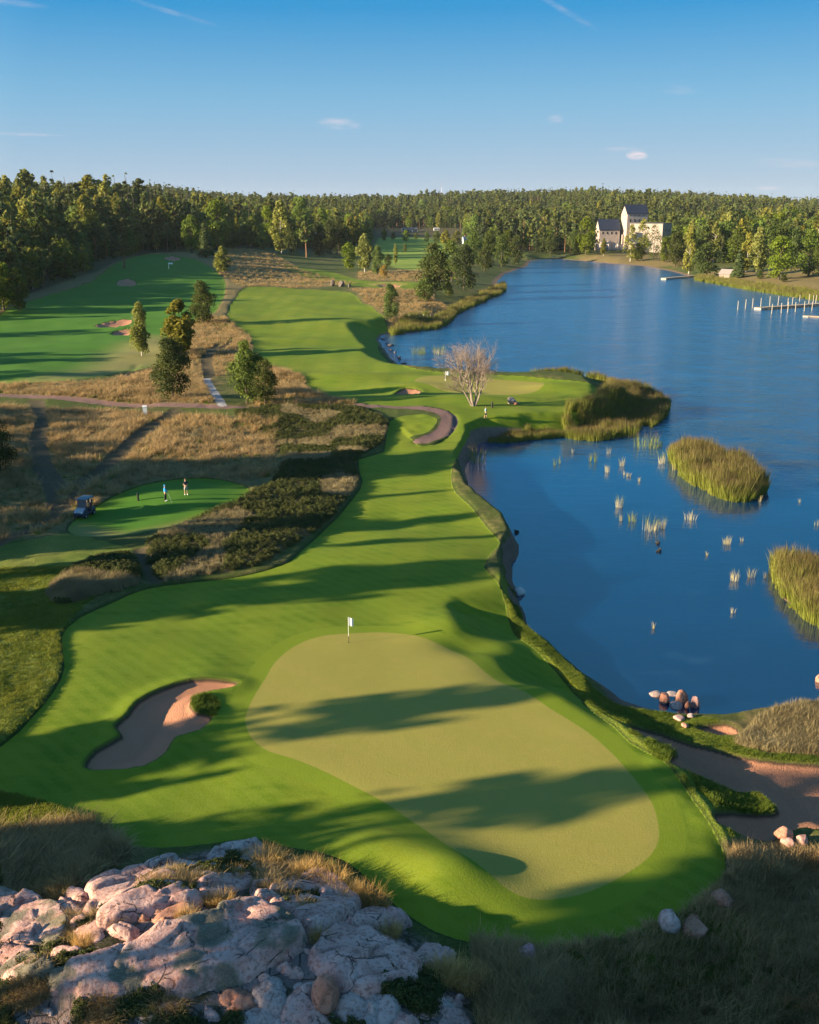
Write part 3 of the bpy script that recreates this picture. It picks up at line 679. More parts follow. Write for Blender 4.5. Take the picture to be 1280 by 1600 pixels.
# ------------------------------------------------------------ scattering for what nobody could count
def scatter(name, pts, idx, rot, scl, templates, label, cat, kind='stuff'):
    """ONE object: its vertices carry the copies of the given template objects"""
    me = bpy.data.meshes.new(name); me.vertices.add(len(pts)); me.vertices.foreach_set('co', np.asarray(pts, np.float32).ravel())
    a = me.attributes.new('idx', 'INT', 'POINT'); a.data.foreach_set('value', np.asarray(idx, np.int32))
    a = me.attributes.new('rot', 'FLOAT_VECTOR', 'POINT'); a.data.foreach_set('vector', np.asarray(rot, np.float32).ravel())
    a = me.attributes.new('scl', 'FLOAT_VECTOR', 'POINT'); a.data.foreach_set('vector', np.asarray(scl, np.float32).ravel())
    me.update()
    o = bpy.data.objects.new(name, me); COL.objects.link(o)
    g = bpy.data.node_groups.new(name + '_nodes', 'GeometryNodeTree')
    g.interface.new_socket('Geometry', in_out='INPUT', socket_type='NodeSocketGeometry'); g.interface.new_socket('Geometry', in_out='OUTPUT', socket_type='NodeSocketGeometry')
    gi = g.nodes.new('NodeGroupInput'); go = g.nodes.new('NodeGroupOutput'); jn = g.nodes.new('GeometryNodeJoinGeometry')
    def nattr(n, ty):
        a = g.nodes.new('GeometryNodeInputNamedAttribute'); a.data_type = ty; a.inputs[0].default_value = n; return a.outputs[0]
    ia, ra, sa = nattr('idx', 'INT'), nattr('rot', 'FLOAT_VECTOR'), nattr('scl', 'FLOAT_VECTOR')
    for k, tob in enumerate(templates):
        oi = g.nodes.new('GeometryNodeObjectInfo'); oi.inputs[0].default_value = tob; oi.inputs['As Instance'].default_value = True
        cmp = g.nodes.new('FunctionNodeCompare'); cmp.data_type = 'INT'; cmp.operation = 'EQUAL'
        g.links.new(ia, cmp.inputs[2]); cmp.inputs[3].default_value = k
        ip = g.nodes.new('GeometryNodeInstanceOnPoints')
        g.links.new(gi.outputs[0], ip.inputs['Points']); g.links.new(cmp.outputs[0], ip.inputs['Selection'])
        g.links.new(oi.outputs['Geometry'], ip.inputs['Instance']); g.links.new(ra, ip.inputs['Rotation']); g.links.new(sa, ip.inputs['Scale'])
        g.links.new(ip.outputs[0], jn.inputs[0])
    g.links.new(jn.outputs[0], go.inputs[0])
    mo = o.modifiers.new('scatter', 'NODES'); mo.node_group = g
    return tag(o, label, cat, None, kind)
def template(name, me): return bpy.data.objects.new(name, me)

def blades(n, spread, hmin, hmax, width, lean, seed, curve=.5):
    r = np.random.default_rng(seed)
    a = r.uniform(0, 6.283, n); q = spread * np.sqrt(r.random(n)); B = np.stack([q * np.cos(a), q * np.sin(a), np.zeros(n) - .03], 1)
    h = r.uniform(hmin, hmax, n)[:, None]; la = a + r.normal(0, .9, n); le = np.abs(r.normal(lean, lean * .5, n))[:, None]
    L = np.stack([np.cos(la), np.sin(la), np.zeros(n)], 1)
    wa = r.uniform(0, 6.283, n); Wd = np.stack([np.cos(wa), np.sin(wa), np.zeros(n)], 1) * width * .5
    up = np.array([0, 0, 1.0])
    M1 = B + up * h * .55 + L * le * h * .35; T = B + up * h * (1 - .25 * le) + L * le * h
    v = np.stack([B - Wd, B + Wd, M1 + Wd * .8, M1 - Wd * .8, T], 1).reshape(-1, 3)
    k = np.arange(n) * 5
    f4 = np.stack([k, k + 1, k + 2, k + 3], 1); f3 = np.stack([k + 3, k + 2, k + 4], 1)
    return v, f4.tolist() + f3.tolist(), h
def tuft_mesh(name, mat, *a, **k):
    v, f, h = blades(*a, **k); me = bpy.data.meshes.new(name); me.from_pydata(v.tolist(), [], f); me.materials.append(mat); return me
def grassmat(name, lo, hi, H=.5, top=None, dark=.5, trans=.3, ws=.35):
    t = NT(name); P = t.pos(); zc = t.sep(t.obj())[2]
    n = t.noise(P, ws, 4, .6); c = t.mix(t.step(n, .35, .65), lo, hi)
    c = t.mix(t.m('MULTIPLY', t.rnd(), .5), c, tuple(v * 1.35 for v in hi))
    if top: c = t.mix(t.step(zc, H * .45, H * .95), c, top)
    d = t.bsdf(c, .7, .15)
    tr = t.n('ShaderNodeBsdfTranslucent', {'Color': c}).outputs[0]
    return t.done(t.n('ShaderNodeMixShader', {0: trans, 1: d, 2: tr}).outputs[0])
M_dry = grassmat('dry_grass', (.155, .12, .06), (.285, .23, .125), .6)
M_gld = grassmat('golden_grass', (.36, .22, .075), (.52, .34, .13), .6)
M_grn = grassmat('green_grass', (.05, .085, .012), (.12, .16, .02), .3)
M_yel = grassmat('yellow_green_grass', (.10, .135, .016), (.19, .20, .026), .3)
M_duk = grassmat('dull_grass', (.17, .115, .05), (.40, .27, .13), .6)
M_hth = grassmat('heather_leaf', (.036, .052, .014), (.088, .092, .028), .4)
M_reed = grassmat('reed_leaf', (.125, .155, .022), (.185, .195, .035), 2.3, (.13, .085, .045), trans=.25, ws=.12)
M_reedp = grassmat('pale_reed_leaf', (.28, .24, .12), (.42, .36, .2), 1.2, (.22, .24, .06), trans=.25)
# ------------------------------------------------------------ single trees (foot, height and width taken from the photograph, placed on the ground)
NTREE = 0
def ptree(px, py, hp, wp, kind, label, group=None, n=1400, size=.8, name=None, cat='tree', seed=None):
    global NTREE; NTREE += 1
    x, y, z = ground(px, py); D = depth(x, y, z); H = hp * D / 1600 * 1.03
    wide = (wp * D / 1600) / (2 * RATIO[kind] * H)
    return tree(kind, x, y, z, H, label, group, n, size, seed if seed is not None else NTREE % 4, wide, cat, name)
hero = dict(n=7500, size=.38)
ptree(222, 556, 79, 36, 'birch', 'slender drooping birch left of the two dark trees on the dry rise', **hero, seed=51)
ptree(283, 560, 86, 54, 'column', 'tall full olive tree standing just behind the dark round tree on the rise', n=7500, size=.45, seed=52, name='broadleaf_tree')
ptree(270, 624, 92, 66, 'dark', 'dark round-crowned tree beside the gravel path, in front of the olive tree', n=9000, size=.40, seed=53)
ptree(318, 506, 64, 46, 'dark', 'single dark tree above the tracks, between the two fairways', n=7000, size=.42, seed=54)
ptree(386, 630, 94, 56, 'broad', 'leafy tree with sunlit top right of the stone path, larger of the pair', n=8500, size=.40, seed=55)
ptree(415, 636, 72, 40, 'dark', 'smaller tree of the pair right of the stone path', n=6000, size=.42, seed=56)
ptree(610, 503, 57, 29, 'broad', 'lone small tree standing on the fairway edge by the lake inlet', n=6000, size=.42, seed=57)
ptree(348, 427, 40, 26, 'column', 'single rounded tree at the corner of the upper fairway and the dry mounds', n=3000, size=.6, seed=58, name='broadleaf_tree')
ptree(194, 419, 40, 34, 'pine', 'sparse lone pine on the far end of the left fairway', n=1100, size=.55, seed=59)
gr = 'trees at the left edge of the far fairway'
ptree(6, 484, 70, 44, 'bright', 'sunlit yellow-green tree at the left edge of the photo above the fairway', gr, n=5000, size=.5, seed=1)
ptree(30, 484, 62, 34, 'broad', 'darker tree right of the sunlit one at the left edge', gr, n=5000, size=.5, seed=2)
ptree(-22, 490, 74, 44, 'dark', 'dark tree cut by the left edge of the photo', gr, n=4000, size=.6, seed=3)
ptree(62, 443, 38, 20, 'birch', 'small pale birch at the foot of the wooded hill', n=2000, size=.7)
ptree(44, 450, 44, 18, 'column', 'narrow grey-green tree at the foot of the wooded hill', n=2000, size=.7)
gl = 'dark trees on the wooded lakeside point'
for a in [(679, 463, 78, 60, 'dark', 'largest dark tree of the lakeside point, nearest the fairway'), (725, 453, 66, 48, 'dark', 'second dark tree of the lakeside point, right of the largest'),
          (706, 440, 60, 40, 'broad', 'tree rising between the two largest dark trees of the lakeside point'), (663, 470, 34, 34, 'broad', 'low bushy tree at the left foot of the lakeside point'),
          (757, 424, 38, 34, 'dark', 'round black-green tree in the middle of the lakeside point'), (784, 417, 46, 28, 'broad', 'upright tree right of the round black-green one'),
          (807, 413, 42, 30, 'dark', 'rightmost tree of the lakeside point by the water'), (740, 412, 48, 30, 'bright', 'yellow-green tree behind the lakeside point'), (766, 404, 42, 26, 'broad', 'olive tree behind the round black-green one'),
          (700, 462, 20, 22, 'broad', 'young light green tree in front of the lakeside point'), (792, 400, 38, 26, 'broad', 'olive tree at the back of the lakeside point')]:
    ptree(*a, group=gl, n=4200 if a[2] > 50 else 2200, size=.5 if a[2] > 50 else .62)
gm = 'trees at the corner of the open green field'
for a in [(545, 421, 40, 26, 'bright', 'sunlit rounded tree, left one at the corner of the green field'), (570, 426, 56, 28, 'birch', 'tall pale birch at the corner of the green field'), (590, 429, 42, 22, 'broad', 'dull green tree right of the tall birch'),
          (600, 433, 18, 15, 'gold', 'small autumn gold tree in front of the birch'), (607, 416, 18, 14, 'dark', 'dark bush at the near edge of the green field'), (618, 414, 31, 8, 'column', 'thin young tree standing in the green field, taller one'),
          (633, 394, 13, 6, 'column', 'thin young tree standing in the green field, shorter one')]:
    ptree(*a, group=gm, n=2600, size=.6, name='slender_tree' if a[4] == 'column' else None)
gc = 'trees along the castle shore'
for a in [(916, 398, 54, 36, 'bright', 'full green tree left of the castle wing'), (897, 397, 36, 18, 'broad', 'smaller green tree left of the castle, nearest the footbridge'), (943, 400, 26, 12, 'birch', 'small thin tree in front of the castle wing'),
          (985, 406, 54, 24, 'birch', 'airy birch in front of the left part of the castle wall'), (1003, 405, 58, 26, 'birch', 'tallest airy tree in front of the castle wall'), (1021, 408, 54, 24, 'broad', 'darker tree in front of the castle wall corner'),
          (995, 407, 26, 26, 'broad', 'low bushy tree below the castle wall'), (1040, 410, 38, 24, 'broad', 'round tree right of the castle wall'), (1055, 417, 50, 34, 'dark', 'dark round tree on the shore right of the castle'),
          (1076, 428, 68, 24, 'birch', 'pale birch on the shore by the small jetty'), (1104, 433, 50, 44, 'broad', 'broad leafy tree overhanging the boathouse'), (1092, 405, 60, 40, 'bright', 'bright crown behind the pale birch of the shore'),
          (1130, 408, 58, 42, 'bright', 'bright crown behind the boathouse'), (1153, 434, 44, 22, 'spruce', 'dark conifer right of the boathouse'), (1182, 430, 70, 34, 'birch', 'tall pale tree on the orange bank'), (1166, 425, 56, 28, 'birch', 'pale tree behind the dark conifer'),
          (1217, 437, 64, 46, 'bright', 'bright green spreading tree on the orange bank'), (1263, 431, 68, 48, 'bright', 'bright green tree at the right edge of the photo'), (1240, 420, 60, 30, 'broad', 'tree between the two bright spreading ones'), (1285, 433, 64, 40, 'broad', 'tree cut by the right edge of the photo'),
          (1224, 441, 11, 13, 'dark', 'small round bush on the orange bank'), (1188, 436, 14, 14, 'broad', 'olive bush left of the spreading tree'), (1150, 410, 50, 34, 'broad', 'tree behind the conifer by the boathouse'), (1200, 415, 58, 34, 'broad', 'tree at the back of the orange bank')]:
    ptree(*a, group=gc, n=1100 if 'front of the castle wall' in a[5] or 'left part of the castle' in a[5] else 3000, size=.5 if 'front of' in a[5] else .58)
gb = 'trees along the top of the left fairway'
for a in [(272, 383, 46, 24, 'birch', 'pale birch at the head of the left fairway'), (288, 384, 44, 20, 'birch', 'second pale birch at the head of the left fairway'), (300, 396, 56, 30, 'bright', 'sunlit loose tree above the fairway corner'), (322, 402, 55, 28, 'spruce', 'dark pine-like tree right of the sunlit loose tree'),
          (341, 390, 72, 46, 'bright', 'big bright green round tree behind the fairway corner'), (379, 378, 36, 22, 'bright', 'small sunlit tree in the middle row'), (395, 387, 46, 24, 'broad', 'dark green tree in the middle row'), (411, 390, 28, 20, 'bright', 'low round tree in the middle row'),
          (420, 384, 58, 30, 'bright', 'bright tree left of the tall olive one'), (440, 396, 76, 36, 'birch', 'tall olive tree in the middle row'), (479, 402, 54, 26, 'pine', 'dark pine in the middle row'), (470, 388, 74, 36, 'bright', 'bright green tall tree behind the dark pine'),
          (504, 385, 56, 26, 'bright', 'bright tree right of the white gabled house'), (156, 384, 56, 26, 'birch', 'yellowish tree on the lower hillside'), (175, 386, 52, 24, 'pine', 'dark pine on the lower hillside'), (191, 378, 62, 30, 'birch', 'tall yellowish birch above the lone pine'),
          (207, 387, 46, 28, 'bright', 'green round tree above the lone pine'), (243, 384, 36, 24, 'dark', 'dark round tree at the forest edge'), (530, 398, 54, 34, 'dark', 'dark tree mass right in the middle row'), (545, 378, 40, 24, 'bright', 'sunlit tree at the back left of the field'),
          (455, 398, 50, 26, 'dark', 'dark tree between the olive tree and the pine'), (500, 400, 44, 28, 'dark', 'dark tree below the white gabled house'), (517, 398, 52, 28, 'dark', 'dark tree beside the low dark mass'), (250, 388, 66, 30, 'spruce', 'black-green spruce at the forest edge')]:
    ptree(*a, group=gb, n=2600, size=.62)
gf = 'young trees behind the open field'
ORD = ['leftmost', 'second from left', 'third from left', 'fourth from left', 'fifth from left', 'middle right', 'fourth from right', 'third from right', 'second from right', 'rightmost']
for i_, a in enumerate( [(580, 376, 15, 10, 'bright'), (600, 376, 18, 10, 'broad'), (615, 375, 12, 10, 'dark'), (635, 377, 17, 14, 'bright'), (650, 374, 10, 8, 'broad'), (667, 378, 15, 10, 'bright'), (682, 380, 18, 14, 'broad'), (696, 381, 20, 18, 'birch'), (714, 382, 20, 18, 'birch'), (728, 380, 24, 16, 'broad')]):
    ptree(*a, ORD[i_] + ' young tree in the row behind the open green field', gf, n=900, size=.9)
# dark junipers at the lower left corner and left edge
for a in [(-6, 1395, 70, 26, 'dark', 'dark juniper at the left edge beside the dry grass'), (-4, 1500, 90, 30, 'dark', 'dark juniper in the lower left corner'), (2, 742, 78, 56, 'dark', 'black-green bush at the left edge by the wheel tracks'), (-8, 668, 34, 26, 'dark', 'small dark bush at the left edge near the path')]:
    ptree(*a, n=5000, size=.4, cat='bush', name='juniper_bush')

# bare multi-stemmed tree on the point
def bare_tree():
    r = random.Random(5); x, y, z = ground(740, 634); D = depth(x, y, z); H = 104 * D / 1600
    e = empty('bare_tree', (x, y, z - .1), 0, 'leafless pinkish grey tree with many stems on the green point beside the lake', 'tree')
    st = MB(); br = MB(); tw = MB()
    def grow(p, d, L, rad, lev):
        n = 4; pts = [p]; q = p.copy(); dd = d.copy()
        for i in range(n):
            dd = (dd + Vector((r.gauss(0, .09), r.gauss(0, .09), .025))).normalized(); q = q + dd * L / n; pts.append(q.copy())
        tgt = st if lev == 0 else br if lev < 3 else tw
        tgt.tube(pts, [rad * (1 - .55 * i / n) for i in range(n + 1)], 6 if lev == 0 else 4 if lev < 3 else 3, cap=False)
        if lev >= 5: return
        k = [6, 5, 4, 3, 2][lev]
        for i in range(k):
            f = .30 + .68 * (i + r.random() * .6) / k; f = min(f, .99); j = min(int(f * n), n - 1)
            bp = pts[j].lerp(pts[j + 1], f * n - j)
            ax = Vector((r.gauss(0, 1), r.gauss(0, 1), r.gauss(0, .5))).normalized()
            ang = r.uniform(.45, 1.0); nd = (Matrix.Rotation(ang, 3, ax) @ dd).normalized()
            grow(bp, nd, L * r.uniform(.48, .66), max(rad * .46, .009), lev + 1)
    for i in range(6):
        a = i * 1.05 + .3; sp = [.18, .46, .3, .55, .22, .40][i]
        d = Vector((math.cos(a) * sp, math.sin(a) * sp, 1)).normalized()
        grow(Vector((math.cos(a) * .25, math.sin(a) * .25, 0)), d, H * .60, .17, 0)
    mb = simple('bare_bark', (.25, .20, .17), .85, .15, .25, 3); mt = simple('bare_twig', (.19, .145, .125), .85, .1, .2, 3)
    st.build('stem', mb, e); br.build('branch', mb, e)
    for nm, b in (('twigs', tw),):
        o = b.build(nm, mt, e); o['kind'] = 'stuff'
bare_tree()

# ------------------------------------------------------------ woods: nearest trees as single trees, the mass behind as one forest
fr = np.random.default_rng(23)
def jgrid(y0, y1, sp, x0=-1.0, x1=1.0):
    out = []
    y = y0
    while y < y1:
        w = .50 * y + 60; n = int((x1 - x0) * w / sp)
        xs = np.linspace(x0 * w, x1 * w, max(n, 2)); out.append(np.stack([xs + fr.normal(0, sp * .32, len(xs)), y + fr.normal(0, sp * .32, len(xs))], 1)); y += sp
    return np.concatenate(out)
pts = np.concatenate([jgrid(300, 640, 7.2), jgrid(640, 1000, 7.6), jgrid(1000, 1450, 9.5), jgrid(1450, 2250, 12)])
px_, py_ = pts[:, 0], pts[:, 1]
pz = height(px_, py_, False); ppx, ppy = pix(px_, py_, pz)
foot = np.interp(ppx, [-200, 240, 262, 330, 420, 480, 540, 572, 578, 722, 738, 760, 812, 826, 835, 870, 905, 925, 932, 1040, 1062, 1100, 1150, 1200, 1280, 1500],
                 [390, 388, 380, 378, 384, 388, 386, 384, 357, 357, 380, 398, 392, 398, 402, 400, 398, 390, 372, 374, 406, 412, 416, 420, 424, 430])
ok = np.where(py_ < 560, HILL.sdf(px_, py_) > 1.5, ppy < foot)
ok |= HILL.sdf(px_, py_) > 1.5
ok &= (FIELD.sdf(px_, py_) < -5) & (FIELD_B.sdf(px_, py_) < -6) & (-LAKE.sdf(px_, py_) > 8)
ok &= np.hypot(px_ - CASTLE[0], py_ - CASTLE[1]) > 30
ok &= (FAIR_L.sdf(px_, py_) < -6) & (FAIR_U.sdf(px_, py_) < -8)
# clearings round the far houses
for hx, hy in ((765, 357), (497, 372), (847, 357)):
    ok &= ~((np.abs(ppx - hx) < 13) & (ppy > hy - 4) & (ppy < hy + 12))
ok &= ~((ppx > 250) & (ppx < 560) & (py_ < 480))
pts = pts[ok]; pz = height(pts[:, 0], pts[:, 1]); ppx, ppy = ppx[ok], ppy[ok]
kinds = ['spruce', 'pine', 'birch', 'broad', 'bright', 'dark']
def pick_kind(x, y, u, hin):
    n1 = vnoise(x, y, 60, 3); n2 = vnoise(x, y, 22, 7)
    P = np.zeros((len(x), 6))
    hill = hin > 0
    P[:] = [.48, .36, .03, .09, .03, .01]
    P[hill] = [.30, .16, .34, .12, .05, .03]
    dk = hill & (u > 185) & (u < 300); P[dk] = [.86, .05, .05, .0, .0, .04]
    fx = hill & (u < 190) & (hin > 60); P[fx] = [.14, .08, .68, .06, .04, 0]
    lo = hill & (hin < 45); P[lo] = [.34, .2, .16, .16, .04, .10]
    mid = (~hill) & (u > 330) & (u < 600) & (y < 1100); P[mid] = [.12, .12, .18, .28, .22, .08]
    rt = (~hill) & (u > 1040) & (y < 900); P[rt] = [.12, .10, .18, .34, .22, .04]
    P[:, 3] += np.maximum(0, n1 - .1) * .9; P[:, 1] += np.maximum(0, -n1) * .4; P[:, 4] += np.maximum(0, n2 - .4) * .5
    P /= P.sum(1, keepdims=True); c = P.cumsum(1); r_ = fr.random(len(x))[:, None]
    return (r_ > c).sum(1).clip(0, 5)
hin = HILL.sdf(pts[:, 0], pts[:, 1])
kd = pick_kind(pts[:, 0], pts[:, 1], ppx, hin)
Hm = np.array([19, 18, 16.5, 13.5, 14, 13])[kd] * fr.choice([.72, .9, 1.05, 1.25], len(pts)) * fr.uniform(.9, 1.1, len(pts))
Hm = np.where(hin > 0, Hm * np.where(hin < 18, .75, 1.17), Hm)
Hm = Hm * (1 + .22 * vnoise(pts[:, 0], pts[:, 1], 48, 21) + .10 * vnoise(pts[:, 0], pts[:, 1], 17, 22))
Hm = np.where((ppx > 1040) & (pts[:, 1] < 900), Hm * .95, Hm)
inview = (ppx > -15) & (ppx < 1295)
score = np.where(inview, Hm / pts[:, 1], 0) * np.where(hin > 0, np.where(hin < 60, 1.0, .8), 1.15)
score = np.where((hin > 0) & (hin > 95), score * .7, score)
order = np.argsort(-score); NIND = 170
ind = set(order[:NIND].tolist())
WHERE = lambda h, u: ('in the wood on the left hill', 'trees of the wood on the left hill') if h > 0 else (('in the wood behind the upper fairway', 'trees of the wood behind the upper fairway') if u < 640 else ('in the wood behind the castle shore', 'trees of the wood behind the castle shore'))
KW = {'spruce': 'dark narrow spruce', 'pine': 'olive-crowned pine', 'birch': 'pale yellowish birch', 'broad': 'mid-green broadleaf tree', 'bright': 'bright green broadleaf tree', 'dark': 'dark round broadleaf tree'}
for i in sorted(ind):
    k = kinds[kd[i]]; w, g_ = WHERE(hin[i], ppx[i])
    tree(k, pts[i, 0], pts[i, 1], pz[i] - .2, Hm[i], KW[k] + ' ' + w, KW[k] + ' ' + w, 1500, .62 if k != 'spruce' else .55, i % 3, random.uniform(.9, 1.2))
rest = np.array([i for i in range(len(pts)) if i not in ind])
temps = []; tkind = []
for k in kinds:
    for sd in (0, 1):
        form = KFORM.get(k, k); v, f = crown(form, 10, 10 * RATIO[k], 620, .95 if k != 'spruce' else .62, 90 + sd)
        tv, tf = None, None; b = trunk(form, 10, 10 * RATIO[k], sd, False); tv = np.concatenate(b.v)
        me = bpy.data.meshes.new('forest_tree'); nf = len(f)
        me.from_pydata(np.concatenate([v, tv]).tolist(), [], f.tolist() + [[j + len(v) for j in q] for q in b.f])
        me.materials.append(KMAT[k][0]); me.materials.append(KMAT[k][1]); me.polygons.foreach_set('material_index', [0] * nf + [1] * len(b.f)); me.update()
        temps.append(template('forest_tree', me))
def forest_arrays(P, z, k, H, wide=None):
    n = len(P); rot = np.zeros((n, 3)); rot[:, 2] = fr.uniform(0, 6.28, n)
    w = fr.uniform(.9, 1.25, n) if wide is None else wide
    return np.column_stack([P, z - .2]), k * 2 + fr.integers(0, 2, n), rot, np.stack([H / 10 * w, H / 10 * w, H / 10], 1)
f1 = forest_arrays(pts[rest], pz[rest], kd[rest], Hm[rest])
# trees beyond the left edge of the picture: the ones whose long shadows cross the course
ca, sa_ = math.cos(SUN_AZ), math.sin(SUN_AZ); TAN = math.tan(SUN_EL)
def sq(x, y): return -x * sa_ + y * ca, x * ca + y * sa_
CP = []; CK = []; CH = []; CW = []
def caster(s, q, H, k, w=1.0):
    x = q * ca - s * sa_; y = q * sa_ + s * ca
    CP.append((x, y)); CH.append(H); CK.append(k); CW.append(w)
def band(top, bot, right, q0=-50, step=1.3, kind=2, w=.8, zt=2.8):
    s1 = sq(*at(top[0], top[1]))[0]; s0 = sq(*at(bot[0], bot[1]))[0]; qe = sq(*at(*right))[1]
    m = min(2.0, (s1 - s0) * .42); s = s0 + m; w = w if m > 1.9 else .4
    while s <= s1 - m + .01:
        q = q0 + fr.uniform(-7, 7); x = q * ca - s * sa_; y = q * sa_ + s * ca
        H = zt - hz(x, max(y, 8)) + TAN * (qe - q) + fr.uniform(-.6, .6)
        caster(s, q, H, kind, w); s += step
band((600, 1066), (640, 1128), (820, 1080))
band((780, 1196), (780, 1300), (1080, 1200), q0=-50)
band((600, 872), (560, 932), (745, 880), q0=-48)
band((600, 834), (600, 851), (735, 835)); band((600, 796), (600, 817), (715, 800)); band((600, 757), (600, 773), (690, 760)); band((600, 700), (600, 742), (680, 700))
band((150, 1190), (180, 1245), (330, 1180), q0=-46); band((60, 1168), (60, 1262), (200, 1190), q0=-44, w=.9)
TOPC = sq(*at(940, 1368))[0]
s = 19.0
while s < TOPC - 6.0: caster(s, -52 + fr.uniform(-7, 7), fr.uniform(27, 33), 3, .42); s += 1.8
sB = sq(*at(600, 640))[0]; s = sB + 6
while s < 345:
    v = vnoise(np.array([s]), np.array([0.5]), 9, 5)[0]
    if v > (-.35 if s < 150 else .0) and not (205 < s < 214 or 236 < s < 243):
        q = -58 - .10 * (s - 100) + fr.uniform(-8, 8); hh = fr.uniform(12, 16) if s < 150 else fr.uniform(14, 21)
        caster(s, q, hh, int(fr.integers(0, 6)), .9)
        if fr.random() < .6 and s > 150: caster(s + fr.uniform(-2, 2), q - 14, fr.uniform(15, 21), int(fr.integers(0, 6)), .9)
    s += 3.2
s = 96.0
while s < 163:
    if not (146.5 < s < 150.5) and vnoise(np.array([s]), np.array([3.5]), 3, 8)[0] > -.75: caster(s, -43 + fr.uniform(-3, 3), fr.uniform(9.5, 12.0), int(fr.choice([2, 3])), .8)
    s += 1.9
CP = np.array(CP); cz = height(CP[:, 0], np.maximum(CP[:, 1], 7))
f2 = forest_arrays(CP, cz, np.array(CK), np.array(CH), np.array(CW))
scatter('forest', np.concatenate([f1[0], f2[0]]), np.concatenate([f1[1], f2[1]]), np.concatenate([f1[2], f2[2]]), np.concatenate([f1[3], f2[3]]), temps,
        'mixed forest of spruce, pine, birch and broadleaf trees covering the far hills', 'forest')
# tall high-crowned pines standing above the outcrop's line of sun
v, f = crown('pine', 10, 1.15, 2600, .6, 77); v[:, 2] = 6.0 + (v[:, 2] - 4.5) * .75
me = mesh_np('crown', v, f); me.materials.append(M_pine); tmesh = trunk('pine', 9.5, .5, 5, False).mesh('trunk'); tmesh.materials.append(M_barkr)
for i, s in enumerate(np.arange(TOPC - 7.0, TOPC - 1.6, .9)):
    q = -50 + (i % 3) * 5; x = q * ca - s * sa_; y = q * sa_ + s * ca
    e = empty('pine_tree', (x, y, hz(x, max(y, 7))), i * 1.3, 'tall high-crowned pine beyond the left edge of the photo', 'tree', 'high-crowned pines left of the outcrop'); e.scale = (2.7,) * 3
    for nm, m_ in (('trunk', tmesh), ('crown', me)):
        o = bpy.data.objects.new(nm, m_); COL.objects.link(o); o.parent = e

# ------------------------------------------------------------ reeds
rt = [template('reed_tuft', tuft_mesh('reed_tuft', M_reed, 26, .42, 1.5, 2.5, .05, .16, s_)) for s_ in range(3)]
rp = [template('reed_tuft', tuft_mesh('reed_tuft', M_reedp, 16, .35, .7, 1.7, .035, .3, 10 + s_)) for s_ in range(2)]
def ragged(x, y): return vnoise(x, y, 1.7, 61) + .6 * vnoise(x, y, .6, 62) + .5 * vnoise(x, y, 5, 63) > -.55
def fill(poly, n, cond=None, rg=None):
    rg = rg or fr; out = []
    lo, hi = poly.p.min(0), poly.p.max(0); tot_ = 0
    while tot_ < n:
        q = rg.uniform(lo, hi, (n * 3, 2)); q = q[poly.sdf(q[:, 0], q[:, 1]) > 0]
        if cond is not None: q = q[cond(q[:, 0], q[:, 1])]
        if len(q) == 0: break
        out.append(q); tot_ += len(q)
    return np.concatenate(out)[:n] if out else np.zeros((0, 2))
def tufts(name, P, temps_, label, cat, smin, smax, lean=.12, zoff=0, zmin=None, swirl=0):
    n = len(P); z = height(P[:, 0], P[:, 1]) + zoff
    if zmin is not None: z = np.maximum(z, zmin)
    rot = fr.normal(0, lean, (n, 3)); rot[:, 2] = fr.uniform(0, 6.28, n)
    if swirl:
        a = fbm(P[:, 0], P[:, 1], 7, 2, 40) * 5; rot[:, 0] = fr.normal(0, .1, n) + swirl * np.cos(a); rot[:, 1] = fr.normal(0, .1, n) + swirl * np.sin(a); rot[:, 2] = fr.uniform(-.6, .6, n)
    s_ = fr.uniform(smin, smax, n) * (1 + .45 * fbm(P[:, 0], P[:, 1], 3, 2, 50))
    return scatter(name, np.column_stack([P, z]), fr.integers(0, len(temps_), n), rot, np.stack([s_, s_, s_ * fr.uniform(.85, 1.15, n)], 1), temps_, label, cat)
R1 = PP([(832, 598), (850, 600), (900, 600), (950, 606), (948, 622), (944, 640), (918, 658), (886, 668), (884, 684), (930, 690), (965, 684), (1000, 674), (1030, 662), (1042, 645), (1044, 628), (1020, 614), (980, 606), (940, 600), (880, 597)], 0, 2, 6)
tufts('reed_bed', fill(R1, 4600, ragged), rt, 'large bed of brown-topped reeds wrapping round the tip of the green point', 'reeds', .45, .95, zmin=-.3)
R2 = PP([(1044, 712), (1060, 704), (1100, 710), (1150, 726), (1190, 748), (1192, 772), (1162, 785), (1128, 780), (1098, 764), (1070, 750), (1058, 734)], 0, 2, 6)
tufts('reed_bed', fill(R2, 2200, ragged), rt, 'reed island in open water off the point, between the bay and the lake', 'reeds', .55, 1.1, zmin=-.3)
R3 = PP([(1211, 880), (1210, 905), (1220, 930), (1246, 957), (1290, 985), (1420, 1010), (1560, 930), (1400, 870), (1290, 885), (1240, 882)], 0, 2, 6)
tufts('reed_bed', fill(R3, 3600, ragged), rt, 'reed bed at the right edge of the photo with a sunlit green front', 'reeds', .55, 1.05, zmin=-.2)
R4 = PP([(770, 690), (800, 690), (850, 684), (890, 681), (885, 678), (840, 678), (790, 684), (765, 687)], 0.2, 2, 6)
tufts('reed_bed', fill(R4, 500), rt, 'low strip of reeds along the near shore of the point', 'reeds', .35, .6, zmin=-.1)
R5 = PP([(612, 524), (640, 518), (690, 512), (712, 494), (728, 484), (770, 465), (790, 454), (786, 444), (772, 452), (750, 464), (722, 474), (700, 490), (685, 500), (640, 506), (615, 515)], 0.2, 2, 8)
tufts('reed_bed', fill(R5, 2200, ragged), rt, 'long reed fringe along the far bank below the wooded lakeside point', 'reeds', .7, 1.1, zmin=-.1)
